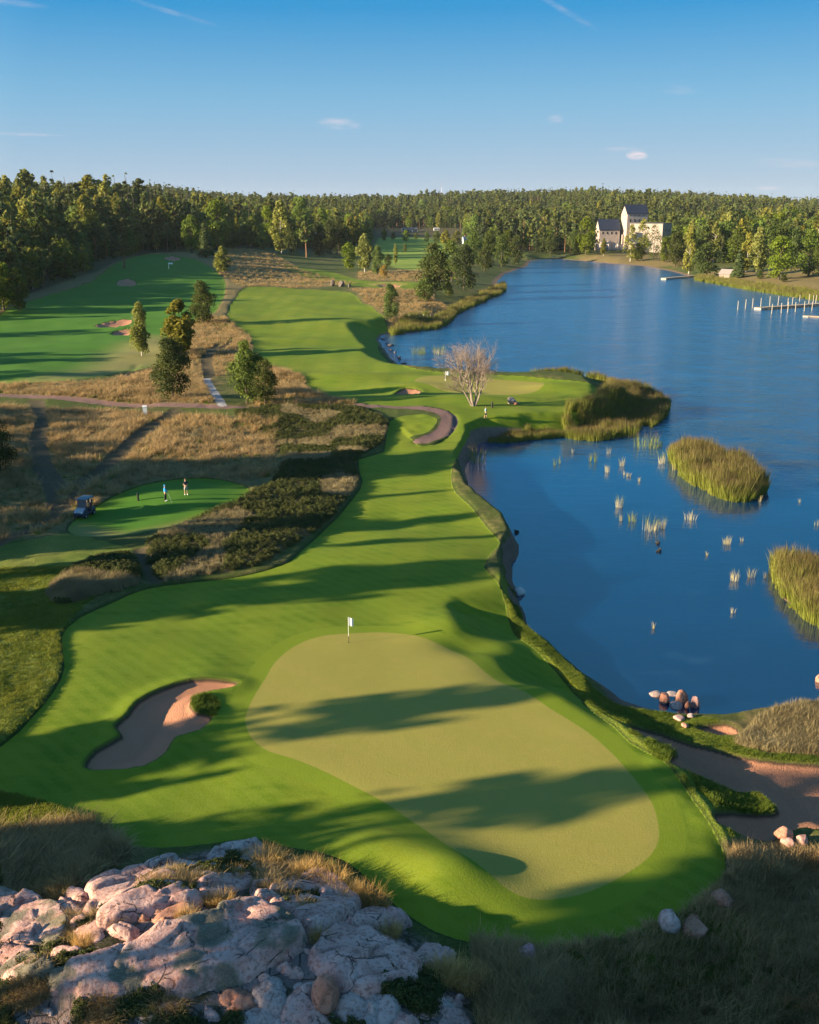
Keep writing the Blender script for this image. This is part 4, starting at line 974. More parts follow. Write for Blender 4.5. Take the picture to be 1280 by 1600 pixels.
R6 = PP([(1085, 438), (1130, 446), (1180, 455), (1230, 463), (1280, 470), (1400, 474), (1400, 468), (1280, 461), (1230, 454), (1180, 447), (1130, 439), (1090, 433)], 0.1, 1, 8)
tufts('reed_bed', fill(R6, 2200), rt, 'pale reed belt in front of the orange bank on the far shore', 'reeds', .7, 1.1, zmin=-.1)
# small clumps standing in the water
cl = [(981, 682, 38, 30, 0, 'wide reed clump touching the tip of the big reed bed'), (1010, 699, 38, 30, 0, 'second wide reed clump off the tip of the big reed bed'), (1031, 698, 8, 15, 0, 'narrow reed clump right of the second wide clump'), (1034, 724, 12, 26, 1, 'upright reed clump left of the reed island'),
      (1054, 735, 6, 16, 1, 'thin pale reed clump at the left foot of the reed island'), (951, 709, 6, 16, 1, 'thin reed clump below the big reed bed'), (931, 722, 5, 22, 0, 'dark thin reed clump left in the bay, taller'), (922, 721, 4, 18, 0, 'dark thin reed clump beside the taller dark one'),
      (867, 727, 4, 16, 0, 'sparse dark stalks at the far left of the bay'), (875, 724, 4, 14, 0, 'sparse dark stalks second from the left of the bay'), (895, 708, 4, 10, 1, 'pale stalks near the low reed strip'), (972, 728, 9, 18, 1, 'small reed clump in the middle row of the bay'), (949, 738, 8, 14, 1, 'small sunlit reed clump left of the middle row'),
      (983, 745, 8, 9, 1, 'low pale stalks below the middle clump'), (976, 742, 5, 8, 1, 'tiny pale stalks left of the low pale ones'), (999, 752, 5, 10, 1, 'thin stalk in open bay water'), (968, 793, 12, 22, 1, 'tall yellow reed clump in mid bay'), (989, 815, 13, 20, 0, 'dense green reed clump right of the tall yellow one'), (970, 814, 6, 14, 1, 'small clump below the tall yellow one'),
      (1017, 829, 26, 30, 1, 'largest reed clump of the near bay'), (1034, 826, 10, 22, 1, 'loose stalks at the right side of the largest near clump'), (1079, 812, 18, 16, 1, 'bristly pale clump right of the largest near one'), (1188, 784, 5, 14, 1, 'thin pale stalks off the right foot of the reed island'), (1251, 785, 6, 8, 1, 'short pale stalks in open water far right'),
      (1275, 821, 7, 14, 1, 'pale stalks at the right edge in open water'), (1136, 850, 14, 16, 1, 'split pale clump in open water'), (1159, 846, 6, 10, 1, 'small leaning stalks right of the split clump'), (1149, 907, 14, 20, 1, 'forked reed clump near the right reed bed'), (1175, 902, 12, 20, 1, 'leaning reed clump between the forked one and the reed bed'), (1195, 903, 4, 14, 1, 'single green stalk tuft beside the right reed bed'),
      (1146, 958, 7, 12, 1, 'small green stalks low in the bay'), (1021, 982, 4, 16, 1, 'lone thin stalk in the dark near bay'), (1105, 868, 4, 10, 1, 'single thin green stalk left of the forked clump'), (655, 553, 22, 15, 0, 'round reed clump in the far inlet, left one'), (685, 553, 24, 16, 1, 'pale reed clump in the far inlet, right one'), (745, 722, 26, 34, 0, 'dark overhanging reeds at the corner of the bay by the bank')]
for px, py, wp, hp, pale, lb in cl:
    x, y = at(px, py, 0); D = depth(x, y, 0); w = wp * D / 1600 / 2; h = hp * D / 1600
    v, f, _ = blades(int(14 + 55 * min(w, 1.6) ** 1.3) if not (pale and wp < 8) else 12, w, h * .55, h * 1.1, .035, .22, int(px)); me = bpy.data.meshes.new('reed_clump'); me.from_pydata((v * [1, .8, 1]).tolist(), [], f)
    o = link('reed_clump', me, M_reedp if pale else M_reed); o.location = (x, y, -.02); tag(o, lb, 'reeds', 'reed clumps standing in the water')

# ------------------------------------------------------------ grasses
def notmown(x, y, m=.15):
    return (np.maximum.reduce([FAIR.sdf(x, y), FAIR_L.sdf(x, y), TEE.sdf(x, y)]) < -m) & (zsdf(SANDS, x, y) < -.15) & (PATHL.sdf(x, y) < -1.3) & (height(x, y) > .12) & (GREEN.sdf(x, y) < -2) & (STONEP.sdf(x, y) < -.9)
gdry = [template('grass_tuft', tuft_mesh('grass_tuft', M_dry, 30, .22, .25, .62, .020, .45, 20 + i)) for i in range(3)]
gdul = [template('grass_tuft', tuft_mesh('grass_tuft', M_duk, 34, .24, .3, .75, .024, .7, 30 + i)) for i in range(3)]
ggrn = [template('grass_tuft', tuft_mesh('grass_tuft', M_grn, 26, .20, .12, .34, .018, .5, 40 + i)) for i in range(3)]
gyel = [template('grass_tuft', tuft_mesh('grass_tuft', M_yel, 24, .18, .06, .17, .018, .5, 50 + i)) for i in range(3)]
def heathm(i):
    v, f = crown('bush', .5, .42, 150, .10, 60 + i); me = mesh_np('heather_bush', v, f); me.materials.append(M_hth); return template('heather_bush', me)
ghth = [heathm(i) for i in range(3)]
RBR = PP([(740, 1484), (800, 1490), (870, 1478), (965, 1462), (1035, 1434), (1092, 1407), (1134, 1374), (1146, 1345), (1190, 1340), (1260, 1330), (1500, 1330), (1500, 1720), (760, 1720), (745, 1560)], 1.6, 1, 6)
q = fill(RBR, 13000, notmown); grn = vnoise(q[:, 0], q[:, 1], 6, 9) > .15
tufts('rough_grass', q[~grn], gdul + gdry[:1], 'long wind-laid dry grass on the slope right of the outcrop', 'grass', .7, 1.25, swirl=.55)
tufts('rough_grass', q[grn], ggrn + gdul[:1], 'green patches in the long rough right of the outcrop', 'grass', .8, 1.5, swirl=.4)
RBL = DRYP[1]; q = fill(RBL, 4200, notmown)
tufts('dry_grass', q, gdry + gdul, 'dry tan grass beside the lower left corner of the fairway', 'grass', .8, 1.3, swirl=.3)
q = fill(DRYP[0], 7000, notmown); tufts('meadow_grass', q, gdry, 'pale straw meadow between the big bunker and the lake', 'grass', .7, 1.15, swirl=.15)
q = fill(BANK, 16000, lambda x, y: notmown(x, y, .1) & ((LOW.sdf(x, y) > 1.6) | (vnoise(x, y, .8, 3) > .5))); tufts('bank_grass', q, ggrn[:1] + gyel, 'bushy green grass on the bank between the green and the water', 'grass', .3, .65)
qs = [fill(SEMI, 15000, lambda x, y: notmown(x, y) & (y < 84) & (x > -42) & (HEATH[1].sdf(x, y) < 0)), fill(SEMI_B, 5000, lambda x, y: notmown(x, y) & (x > -30))]
tufts('rough_grass', np.concatenate(qs), gyel, 'short tufty rough at the left side of the near fairway', 'grass', .8, 1.4)
qs = np.concatenate([fill(HEATH[0], 9000, notmown), fill(HEATH[1], 2000, notmown)])
lo_ = vnoise(qs[:, 0], qs[:, 1], 5, 2) > .25
tufts('heather', qs[~lo_], ghth, 'dark scrubby heather hollow beside the fairway', 'heather', .45, .95); tufts('heather_grass', qs[lo_], gdry, 'dry grass growing through the heather', 'grass', .6, 1.0)
q = np.concatenate([fill(DRYP[2], 9000, notmown), fill(DRYP[3], 3000, notmown), fill(DRYP[4], 3000, notmown), fill(DRYP[5], 2000, notmown)])
q = np.concatenate([q, fill(DRYP[6], 2500, notmown), fill(DRYP[7], 4500, notmown), fill(DRYP[8], 1500, notmown)])
tr_ = zsdf(TRACKS, q[:, 0], q[:, 1]) < -.7; q = q[tr_]
gq = vnoise(q[:, 0], q[:, 1], 8, 19) > .0
tufts('meadow_grass', q[~gq], gdry + gdul, 'tall tan meadow grass around the gravel path and tee', 'grass', .9, 1.5, swirl=.25); tufts('meadow_grass', q[gq], ggrn + gdul, 'green patches in the meadow around the gravel path', 'grass', 1.0, 1.8)
q = fill(ROCKY, 5200, lambda x, y: (FAIR.sdf(x, y) < -.2) & (vnoise(x, y, 2.6, 33) +   .4 * vnoise(x, y, .9, 34) > .32) & (x > -32))
lo_ = vnoise(q[:, 0], q[:, 1], 1.7, 5) > 0
tufts('heather', q[~lo_], ghth, 'dark heather and moss in the clefts of the granite outcrop', 'heather', .45, .95, zoff=.0); tufts('dry_grass', q[lo_], gdul + gdry, 'withered grass in the clefts of the granite outcrop', 'grass', .4, .9, zoff=.0)
q = fill(PP([(-60, 1400), (60, 1400), (150, 1470), (120, 1530), (260, 1560), (300, 1600), (200, 1680), (-60, 1680)], 4.0, 1, 4), 3000, lambda x, y: vnoise(x, y, 1.4, 71) > -.1)
lo_ = vnoise(q[:, 0], q[:, 1], 1.2, 5) > .2
tufts('heather', q[~lo_], ghth, 'dark heather and crowberry in the lower left corner of the outcrop', 'heather', .5, 1.0); tufts('dry_grass', q[lo_], gdul, 'withered grass in the lower left corner of the outcrop', 'grass', .5, 1.0)
tuf = fill(PP([(150, 1190), (1000, 1190), (1140, 1320), (1100, 1420), (870, 1482), (740, 1478), (620, 1428), (400, 1308), (150, 1320)], 2.7, 1, 6), 10)
# the tall edge of the bunker island and shoulders
for poly, nn, lb in [(PP([(303, 1093), (318, 1086), (338, 1088), (342, 1103), (331, 1119), (312, 1115), (303, 1106)], 2.8, 2, 3), 700, 'bright green grass tongue in the left bunker'),
                     (PP([(1118, 1238), (1145, 1246), (1184, 1248), (1204, 1260), (1165, 1266), (1128, 1266), (1105, 1258), (1085, 1236)], 1.9, 2, 3), 1500, 'bright green grass nose between the arms of the big bunker'),
                     (PP([(1008, 1176), (1036, 1180), (1054, 1192), (1040, 1208), (1020, 1196)], 1.9, 2, 3), 500, 'bright green grass shoulder at the upper arm of the big bunker')]:
    q = fill(poly, nn, lambda x, y: zsdf(SANDS, x, y) < -.05); tufts('bunker_grass', q, ggrn + gyel, lb, 'grass', .7, 1.2)
# golden clumps beside the outcrop
gmesh = []
for i in range(4):
    v, f, _ = blades(420, .42, .5, 1.15, .014, .34, 70 + i); me = bpy.data.meshes.new('blades'); me.from_pydata(v.tolist(), [], f); me.materials.append(M_gld); gmesh.append(me)
for i, (px, py, s_, lb) in enumerate([(415, 1352, 1.2, 'golden grass clump at the top edge of the outcrop, leftmost of the edge row'), (432, 1352, .9, 'golden grass clump right of the leftmost edge clump'), (470, 1378, 1.1, 'golden grass clump at the pale upper slab'), (484, 1374, 1.2, 'tallest golden grass clump on the upper slab'),
                                      (520, 1384, 1.25, 'bushy golden clump at the fairway side of the upper slab'), (545, 1398, 1.0, 'golden clump between the two bushiest edge clumps'), (562, 1410, 1.0, 'golden clump in the lower edge row'), (580, 1416, 1.2, 'wide golden clump at the lower end of the edge row'), (598, 1424, .8, 'last small golden clump of the edge row'),
                                      (528, 1416, .9, 'golden clump growing out of the slab crack'), (510, 1404, .8, 'small golden clump above the slab crack'), (455, 1386, .8, 'low golden clump on the pale slab'), (425, 1398, .8, 'low golden clump in the middle of the outcrop'), (350, 1414, .8, 'golden clump below the mossy hollow'), (332, 1414, .7, 'brownish clump left of the one below the mossy hollow'),
                                      (246, 1382, .7, 'golden clump between the two upper left slabs'), (222, 1388, .6, 'small tuft left of the clump between the slabs'), (290, 1440, .8, 'golden clump in the dark gap behind the front slab'), (72, 1398, 1.0, 'pinkish dry clump left of the outcrop'), (94, 1402, 1.0, 'second pinkish dry clump left of the outcrop'), (130, 1478, .8, 'dry clump on the dark ground left of the front slab'),
                                      (365, 1376, .8, 'reddish clump high on the outcrop'), (690, 1535, 1.3, 'dark rust clump at the right end of the outcrop'), (712, 1538, 1.2, 'second rust clump at the right end of the outcrop'), (732, 1545, 1.3, 'straw-sided clump right of the rust clumps'), (610, 1462, .9, 'dark clump under the pink ledge'), (500, 1475, .8, 'dark clump in the cleft beside the front slab')]):
    x, y, z = ground(px, py); o = link('grass_clump', gmesh[i % 4].copy() if False else gmesh[i % 4], ()); o.location = (x, y, z - .02); o.rotation_euler = (0, 0, i * 1.9); o.scale = (s_ * 1.1, s_ * 1.1, s_ * .9)
    tag(o, lb, 'grass clump', 'grass clumps on the outcrop')
# ------------------------------------------------------------ rock
def rockmat(name, a, b, lich=.35, moss=0.0):
    t = NT(name); P = t.pos(); n = t.noise(P, .9, 5, .6); n2 = t.noise(P, 5.5, 5, .65); n3 = t.noise(P, 26, 4, .7)
    c = t.mix(t.step(n, .3, .7), a, b); c = t.mix(t.m('MULTIPLY', t.step(n2, .45, .62), lich), c, (.44, .345, .33)); c = t.mix(t.m('MULTIPLY', t.step(n2, .52, .36), .6), c, (.16, .075, .06))
    c = t.mix(t.m('MULTIPLY', t.step(n3, .56, .66), .45), c, (.08, .06, .055))
    cr = t.vor(t.n('ShaderNodeVectorMath', {0: P, 1: t.n('ShaderNodeCombineXYZ', {0: t.m('MULTIPLY', n, 1.4), 1: t.m('MULTIPLY', n, 1.1)}).outputs[0]}, operation='ADD').outputs[0], .62, 'DISTANCE_TO_EDGE')
    crk = t.m('MULTIPLY', t.step(cr, .018, .004), t.step(t.noise(P, .8, 2), .5, .6))
    c = t.mix(t.m('MULTIPLY', crk, .85), c, (.05, .04, .035))
    if moss:
        mm = t.step(t.m('ADD', t.noise(P, .55, 3), t.m('MULTIPLY', n3, .25)), .72 - moss * .2, .80 - moss * .2)
        mc = t.mix(t.step(n3, .4, .6), (.045, .045, .025), (.17, .18, .13)); c = t.mix(t.m('MULTIPLY', mm, .85), c, mc)
    h = t.m('ADD', t.m('MULTIPLY', n2, .7), t.m('ADD', t.m('MULTIPLY', n3, .25), t.m('MULTIPLY', crk, -1.0)))
    return t.done(t.bsdf(c, .85, .2, t.bump(h, .10, .9)))
M_rock = rockmat('pink_granite', (.43, .225, .195), (.58, .365, .325), .2, .0)
M_rockm = rockmat('mossy_granite', (.43, .225, .195), (.58, .365, .325), .2, .6)
M_rockg = rockmat('grey_granite', (.34, .25, .23), (.48, .375, .35), .3, 0)
M_rockr = rockmat('red_granite', (.36, .15, .095), (.46, .235, .165), .1, 0)
def slab(pixs, zt, thick, label, mat=None, seed=0, name='rock_slab', tilt=0.0, res=.10):
    P0 = [(ground(p[0], p[1] + zt) if name == 'rock_slab' else at(p[0], p[1], 4.8)) for p in pixs]
    P = Poly([(a[0], a[1]) for a in P0], 2, 3)
    thick = thick * .55; r = np.random.default_rng(seed)
    lo, hi = P.p.min(0) - .5, P.p.max(0) + .5
    res = max(res, math.sqrt(np.prod(hi - lo)) / 90)
    gx, gy = np.meshgrid(np.arange(lo[0], hi[0], res), np.arange(lo[1], hi[1], res)); nx = gx.shape[1]
    x, y = gx.ravel(), gy.ravel()
    d = P.sdf(x, y) + (.28 if name == 'rock_slab' else 0) + fbm(x, y, .9, 3, seed) * .22
    cx, cy = P.p.mean(0); W_ = np.ptp(P.p[:, 0]) / 2 + .1
    base = height(x, y)
    # broken plates: every plate has its own level and tilt, parted by open joints, lying along the strata
    uu = (x * .83 + y * .56) + fbm(x, y, 1.6, 2, 90) * .35; vv = (-x * .56 + y * .83) + fbm(x, y, 1.6, 2, 91) * .25
    su, sv = (2.3, .85) if name == 'rock_slab' else (1.0, .6)
    iu, iv = np.floor(uu / su), np.floor(vv / sv); best = np.full(x.shape, 1e9); sec = best.copy(); lev = np.zeros(x.shape)
    for du in (-1, 0, 1):
        for dv in (-1, 0, 1):
            cu = (iu + du).astype(int); cv = (iv + dv).astype(int)
            r1 = _perm[cu & 255, (cv + seed * 7) & 255]; r2 = _perm[(cu + 31) & 255, (cv + 57) & 255]; r3 = _perm[(cu + 90) & 255, (cv + 11) & 255]; r4 = _perm[(cu + 7) & 255, (cv + 140) & 255]
            pu = (cu + .2 + .6 * r1) * su; pv = (cv + .2 + .6 * r2) * sv
            dd = ((uu - pu) / su) ** 2 + ((vv - pv) / sv) ** 2
            L_ = (r3 - .5) * .26 + (uu - pu) * (r4 - .5) * .16 + (vv - pv) * (r1 - .35) * .42
            nb = dd < best; sec = np.where(nb, best, np.minimum(sec, dd)); lev = np.where(nb, L_, lev); best = np.where(nb, dd, best)
    joint = smst(.10, .0, sec - best)
    cliff = thick * smst(0, .30, d)
    zz = base * .8 + hz(cx, cy) * .2 + .05 + cliff + lev * smst(0, .3, d) - .10 * joint + fbm(x, y, .5, 3, seed + 5) * .035
    zz = np.where(d < 0, base - .35 - np.minimum(-d, .5), np.maximum(zz, base - .05))
    keep = d > -.35
    q = (np.arange(gx.shape[0] - 1)[:, None] * nx + np.arange(nx - 1)[None, :]).ravel(); F_ = np.stack([q, q + 1, q + nx + 1, q + nx], 1)
    F_ = F_[keep[F_].all(1)]
    if len(F_) == 0: return None
    u_, inv = np.unique(F_.ravel(), return_inverse=True)
    me = mesh_np(name, np.stack([x[u_] - cx, y[u_] - cy, zz[u_]], 1), inv.reshape(-1, 4), smooth=False)
    o = link(name, me, mat or M_rock); o.location = (cx, cy, 0)
    return tag(o, label, 'rock', 'slabs of the granite outcrop')
SL = [([(81, 1539), (98, 1520), (158, 1494), (210, 1479), (240, 1456), (315, 1430), (375, 1417), (424, 1419), (465, 1449), (467, 1471), (412, 1501), (360, 1520), (319, 1531), (292, 1539), (225, 1541), (131, 1550)], 10, 1.0, 'largest pink slab at the front of the outcrop with a mossy grey-green back', M_rockm),
      ([(154, 1434), (176, 1419), (221, 1396), (262, 1383), (296, 1392), (311, 1407), (277, 1411), (240, 1419), (210, 1430), (161, 1443)], 6, .7, 'smooth tilted pink slab behind the dark gap, left of the mossy hollow', M_rock),
      ([(142, 1385), (180, 1370), (225, 1361), (270, 1368), (262, 1379), (210, 1389), (169, 1411), (139, 1426), (146, 1404)], 6, .6, 'grey-lilac slab at the upper left of the outcrop', M_rock),
      ([(229, 1353), (262, 1344), (307, 1346), (300, 1357), (270, 1362), (240, 1359)], 4, .5, 'flat grey slab along the top edge of the outcrop', M_rockg),
      ([(326, 1340), (337, 1329), (375, 1321), (399, 1316), (401, 1327), (360, 1336)], 4, .5, 'pale grey slab at the very top of the outcrop', M_rockg),
      ([(371, 1347), (394, 1336), (411, 1334), (412, 1342), (382, 1349)], 3, .4, 'small pale slab below the topmost one', M_rockg),
      ([(304, 1362), (337, 1353), (360, 1359), (337, 1368), (311, 1368)], 3, .4, 'small grey ledge in the middle of the top edge', M_rockg),
      ([(352, 1351), (397, 1357), (390, 1364), (367, 1362)], 3, .35, 'thin pale ledge right of the small grey one', M_rock),
      ([(311, 1381), (337, 1374), (351, 1392), (326, 1398), (315, 1394)], 4, .6, 'blocky pink rock beside the mossy hollow', M_rock),
      ([(96, 1409), (112, 1415), (135, 1434), (159, 1449), (154, 1464), (124, 1460), (101, 1441)], 5, .5, 'pale cracked slab on the left side of the outcrop', M_rock),
      ([(105, 1396), (127, 1391), (133, 1402), (116, 1409)], 4, .4, 'small lilac boulder above the pale cracked slab', M_rock),
      ([(400, 1384), (441, 1380), (494, 1366), (525, 1376), (550, 1397), (559, 1412), (547, 1425), (525, 1416), (478, 1403), (431, 1406), (404, 1404)], 6, .8, 'sunlit ribbed pink slab nearest the fairway', M_rock),
      ([(428, 1411), (462, 1405), (525, 1418), (547, 1427), (522, 1441), (491, 1453), (472, 1437), (447, 1418)], 5, .7, 'ribbed pink slab just below the sunlit one', M_rock),
      ([(541, 1441), (569, 1428), (600, 1423), (634, 1439), (603, 1448), (575, 1448)], 5, .6, 'pink ledge by the grass at the right of the outcrop', M_rock),
      ([(494, 1488), (512, 1456), (538, 1450), (569, 1450), (588, 1466), (616, 1484), (647, 1503), (647, 1531), (619, 1534), (600, 1537), (575, 1547), (550, 1544), (525, 1525), (503, 1512)], 8, .8, 'broad lilac slab in the shade right of the front slab', M_rock),
      ([(653, 1500), (666, 1481), (700, 1487), (691, 1501), (656, 1508)], 5, .6, 'knobbly lilac rock at the right end of the outcrop', M_rock),
      ([(647, 1550), (691, 1556), (681, 1569), (650, 1580)], 4, .35, 'flat lilac paving-like slab at the bottom right of the outcrop', M_rock),
      ([(584, 1559), (612, 1562), (617, 1581), (600, 1594), (584, 1581)], 5, .5, 'pale rounded block at the bottom edge, right of the brown boulder', M_rockg),
      ([(537, 1566), (556, 1562), (578, 1581), (575, 1597), (541, 1592)], 5, .5, 'bluish grey block right beside the brown boulder', M_rockg),
      ([(403, 1547), (425, 1531), (441, 1544), (437, 1569), (419, 1572), (406, 1556)], 5, .5, 'rounded grey rock left of the brown boulder', M_rockg),
      ([(447, 1606), (453, 1555), (475, 1545), (481, 1568), (503, 1584), (519, 1612), (480, 1640), (447, 1630)], 6, .7, 'large lilac rock cut by the bottom edge', M_rock),
      ([(619, 1585), (645, 1592), (640, 1606), (615, 1603)], 3, .35, 'small lilac stone at the bottom edge', M_rock),
      ([(697, 1578), (720, 1581), (715, 1589), (700, 1587)], 2, .25, 'tiny pale stone right of the flat slab', M_rock), ([(700, 1558), (722, 1560), (712, 1570), (702, 1568)], 2, .25, 'pale pointed stone above the tiny one', M_rock),
      ([(690, 1597), (722, 1592), (730, 1603), (700, 1612)], 2, .3, 'pale stone at the bottom edge right of the outcrop', M_rock),
      ([(240, 1425), (275, 1418), (300, 1420), (280, 1436), (255, 1446)], 3, .3, 'dark brown rock hump in the gap behind the front slab', M_rockr),
      ([(410, 1440), (440, 1436), (470, 1452), (468, 1470), (440, 1466)], 12, .55, 'rounded pink shoulder at the right end of the front slab', M_rock),
      ([(330, 1372), (372, 1366), (392, 1374), (372, 1386), (345, 1386)], 4, .4, 'low lilac slab in the upper middle of the outcrop', M_rock),
      ([(562, 1500), (590, 1494), (604, 1512), (580, 1522)], 10, .4, 'raised hump on the broad lilac slab', M_rock),
      ([(-30, 1412), (30, 1404), (88, 1418), (104, 1450), (92, 1476), (40, 1486), (-30, 1478)], 6, 1.1, 'lichen-covered slab at the left edge of the outcrop', M_rockm),
      ([(-20, 1500), (40, 1494), (80, 1506), (70, 1530), (10, 1540), (-20, 1530)], 4, .9, 'low dark-stained slab at the left edge below the lichen-covered one', M_rockm),
      ([(380, 1590), (420, 1580), (440, 1592), (430, 1620), (385, 1620)], 4, .4, 'grey rock cut by the bottom edge, left of the lilac one', M_rockg)]
for i, (p, zt, th, lb, m_) in enumerate(SL): slab(p, zt, th, lb, m_, i + 1)
_r = random.Random(9); _n = 0
SLP = [Poly([at(a, b, 4.5) for a, b in p], 1, 2) for p, *_ in SL]
for _ in range(900):
    if _n >= 64: break
    px, py = _r.uniform(60, 720), _r.uniform(1340, 1600)
    x, y = at(px, py, 4.5)
    if float(ROCKY.sdf(np.array([x]), np.array([y]))[0]) < .4 or max(float(q.sdf(np.array([x]), np.array([y]))[0]) for q in SLP) > -.35: continue
    w_ = _r.choice([7, 10, 14, 20, 30]); h_ = w_ * _r.uniform(.35, .6); a0 = _r.uniform(0, 6.28); k = _r.randint(5, 8); ti = _r.uniform(-.5, .1)
    pg = [(px + w_ * math.cos(a0 + 6.283 * j / k) * _r.uniform(.7, 1.2), py + h_ * math.sin(a0 + 6.283 * j / k) * _r.uniform(.7, 1.2) - ti * w_ * math.cos(a0 + 6.283 * j / k) * .6) for j in range(k)]
    o = slab(pg, 2, _r.uniform(.15, .4), 'small broken stone in the gaps between the granite slabs', [M_rock, M_rockg, M_rock, M_rockr][_n % 4], 100 + _n, 'stone', res=.07)
    if o: o['group'] = 'small broken stones between the granite slabs'; SLP.append(Poly([at(a, b, 4.5) for a, b in pg], 1, 2)); _n += 1

M_dkrock = rockmat('dark_rock', (.07, .06, .055), (.14, .12, .11), .1)
def boulder(px, py, wp, hp, label, mat, seed=0, group=None, z=None, ang=.0, name='boulder', facet=.5):
    """px,py: foot centre; wp,hp size in the photograph"""
    if z is None: x, y, z = ground(px, py)
    else: x, y = at(px, py, z)
    D = depth(x, y, z); w = wp * D / 1600 / 2; h = hp * D / 1600
    r = np.random.default_rng(seed + 100)
    import bmesh
    bm = bmesh.new(); bmesh.ops.create_icosphere(bm, subdivisions=4, radius=1)
    v = np.array([q.co[:] for q in bm.verts])
    # cut by random planes for a broken, then weathered shape
    for _ in range(9):
        n_ = r.normal(0, 1, 3); n_ /= np.linalg.norm(n_); c_ = r.uniform(.62, .9); dd = v @ n_; v -= np.maximum(dd - c_, 0)[:, None] * n_ * (.9 * facet + .35)
    ns = fbm(v[:, 0] * 2 + v[:, 2], v[:, 1] * 2 + v[:, 2] * 1.3, .8, 3, seed) * .07
    v *= (1 + ns)[:, None]
    v *= [w, w * r.uniform(.7, .95), h * .62]; 
    for q, c in zip(bm.verts, v): q.co = c
    me = bpy.data.meshes.new(name); bm.to_mesh(me); bm.free(); me.shade_smooth()
    o = link(name, me, mat); o.location = (x, y + w * .4, z + h * .30); o.rotation_euler = (r.uniform(-.15, .15), ang, r.uniform(0, 6.28))
    return tag(o, label, 'boulder', group)
g1 = 'boulders standing in the water by the near shore'
boulder(1040, 1100, 22, 20, 'left round pink boulder standing in the water', M_rockr, 1, g1, z=-.1); boulder(1065, 1101, 24, 24, 'tallest sunlit pink boulder in the water', M_rockr, 2, g1, z=-.1); boulder(1086, 1107, 17, 21, 'dark purple boulder at the right of the water group', M_rock, 3, g1, z=-.1)
boulder(1075, 1106, 10, 13, 'small sunlit stone leaning on the tallest boulder', M_rockr, 4, g1, z=.1); boulder(1058, 1107, 26, 9, 'flat grey stone in front of the tallest boulder', M_rockg, 5, g1, z=-.05); boulder(1026, 1089, 24, 6, 'flat pale stone behind the left round boulder', M_rockg, 6, g1, z=-.05)
boulder(1052, 1088, 20, 5, 'flat submerged stone between the left and tallest boulders', M_rockg, 7, g1, z=-.08); boulder(1080, 1122, 14, 7, 'small grey stone on the mud beside the water group', M_rockg, 8, g1); boulder(1072, 1137, 16, 6, 'pinkish flat stone where the bank grass begins', M_rockr, 9, g1); boulder(1062, 1126, 20, 7, 'dark flat stone on the mud', M_rock, 10, g1)
boulder(812, 931, 24, 15, 'pale white boulder at the foot of the mud bank', simple('pale_stone', (.52, .48, .47), .8, .2, .15, 4, 0, .05), 12, None, z=-.1)
boulder(1282, 1068, 14, 18, 'sunlit boulder in the water at the right edge', M_rockr, 13, None, z=-.1)
g2 = 'boulders around the lower right rough'
boulder(1225, 1314, 34, 22, 'largest pink boulder of the three below the big bunker', M_rockr, 14, g2); boulder(1234, 1324, 26, 14, 'low pink boulder in front of the largest of three', M_rock, 15, g2); boulder(1254, 1320, 19, 19, 'lilac boulder at the right of the three below the bunker', M_rock, 16, g2)
boulder(1129, 1418, 42, 26, 'rounded pink boulder half sunk in the long grass', M_rockr, 17, g2, ang=.2); boulder(1047, 1456, 38, 38, 'angular grey block at the edge of the mown slope', M_rockg, 18, g2, facet=1.3); boulder(1087, 1465, 48, 24, 'wide salmon boulder right of the grey block', M_rockr, 19, g2); boulder(1086, 1444, 24, 14, 'small boulder behind the wide salmon one', M_rockr, 20, g2)
boulder(824, 1502, 34, 26, 'single magenta-pink boulder below the mown edge', rockmat('magenta_granite', (.36, .17, .20), (.46, .27, .30), .2), 21, g2)
boulder(509, 1588, 52, 72, 'upright brown boulder standing at the bottom edge', M_rockr, 22, 'slabs of the granite outcrop', facet=.7)
boulder(824, 1602, 22, 10, 'pale stone cut by the bottom edge of the photo', M_rockg, 23, g2)
boulder(800, 631, 17, 11, 'grey boulder on the green point right of the bare tree', M_rockg, 24); boulder(806, 632, 12, 4, 'brown mossy foot stone under the grey boulder', M_rockr, 25)
g3 = 'boulders at the far end of the upper fairway'
boulder(520, 447, 9, 13, 'upright dark boulder at the far fairway end, left of three', M_dkrock, 26, g3); boulder(534, 448, 10, 10, 'middle boulder of three at the far fairway end', M_dkrock, 27, g3); boulder(546, 449, 6, 7, 'small right boulder of three at the far fairway end', M_dkrock, 28, g3)
for i in range(9): boulder(598 + i * 4.4 + (i % 3) * 2.0, 531 + i * 5.2 + (i % 2) * 2, [9, 6, 11, 7, 5][i % 5], [3, 2.4, 4, 3][i % 4], 'dark rocks lining the inlet edge of the fairway', M_dkrock, 30 + i, 'rocks lining the inlet edge', z=-.1)

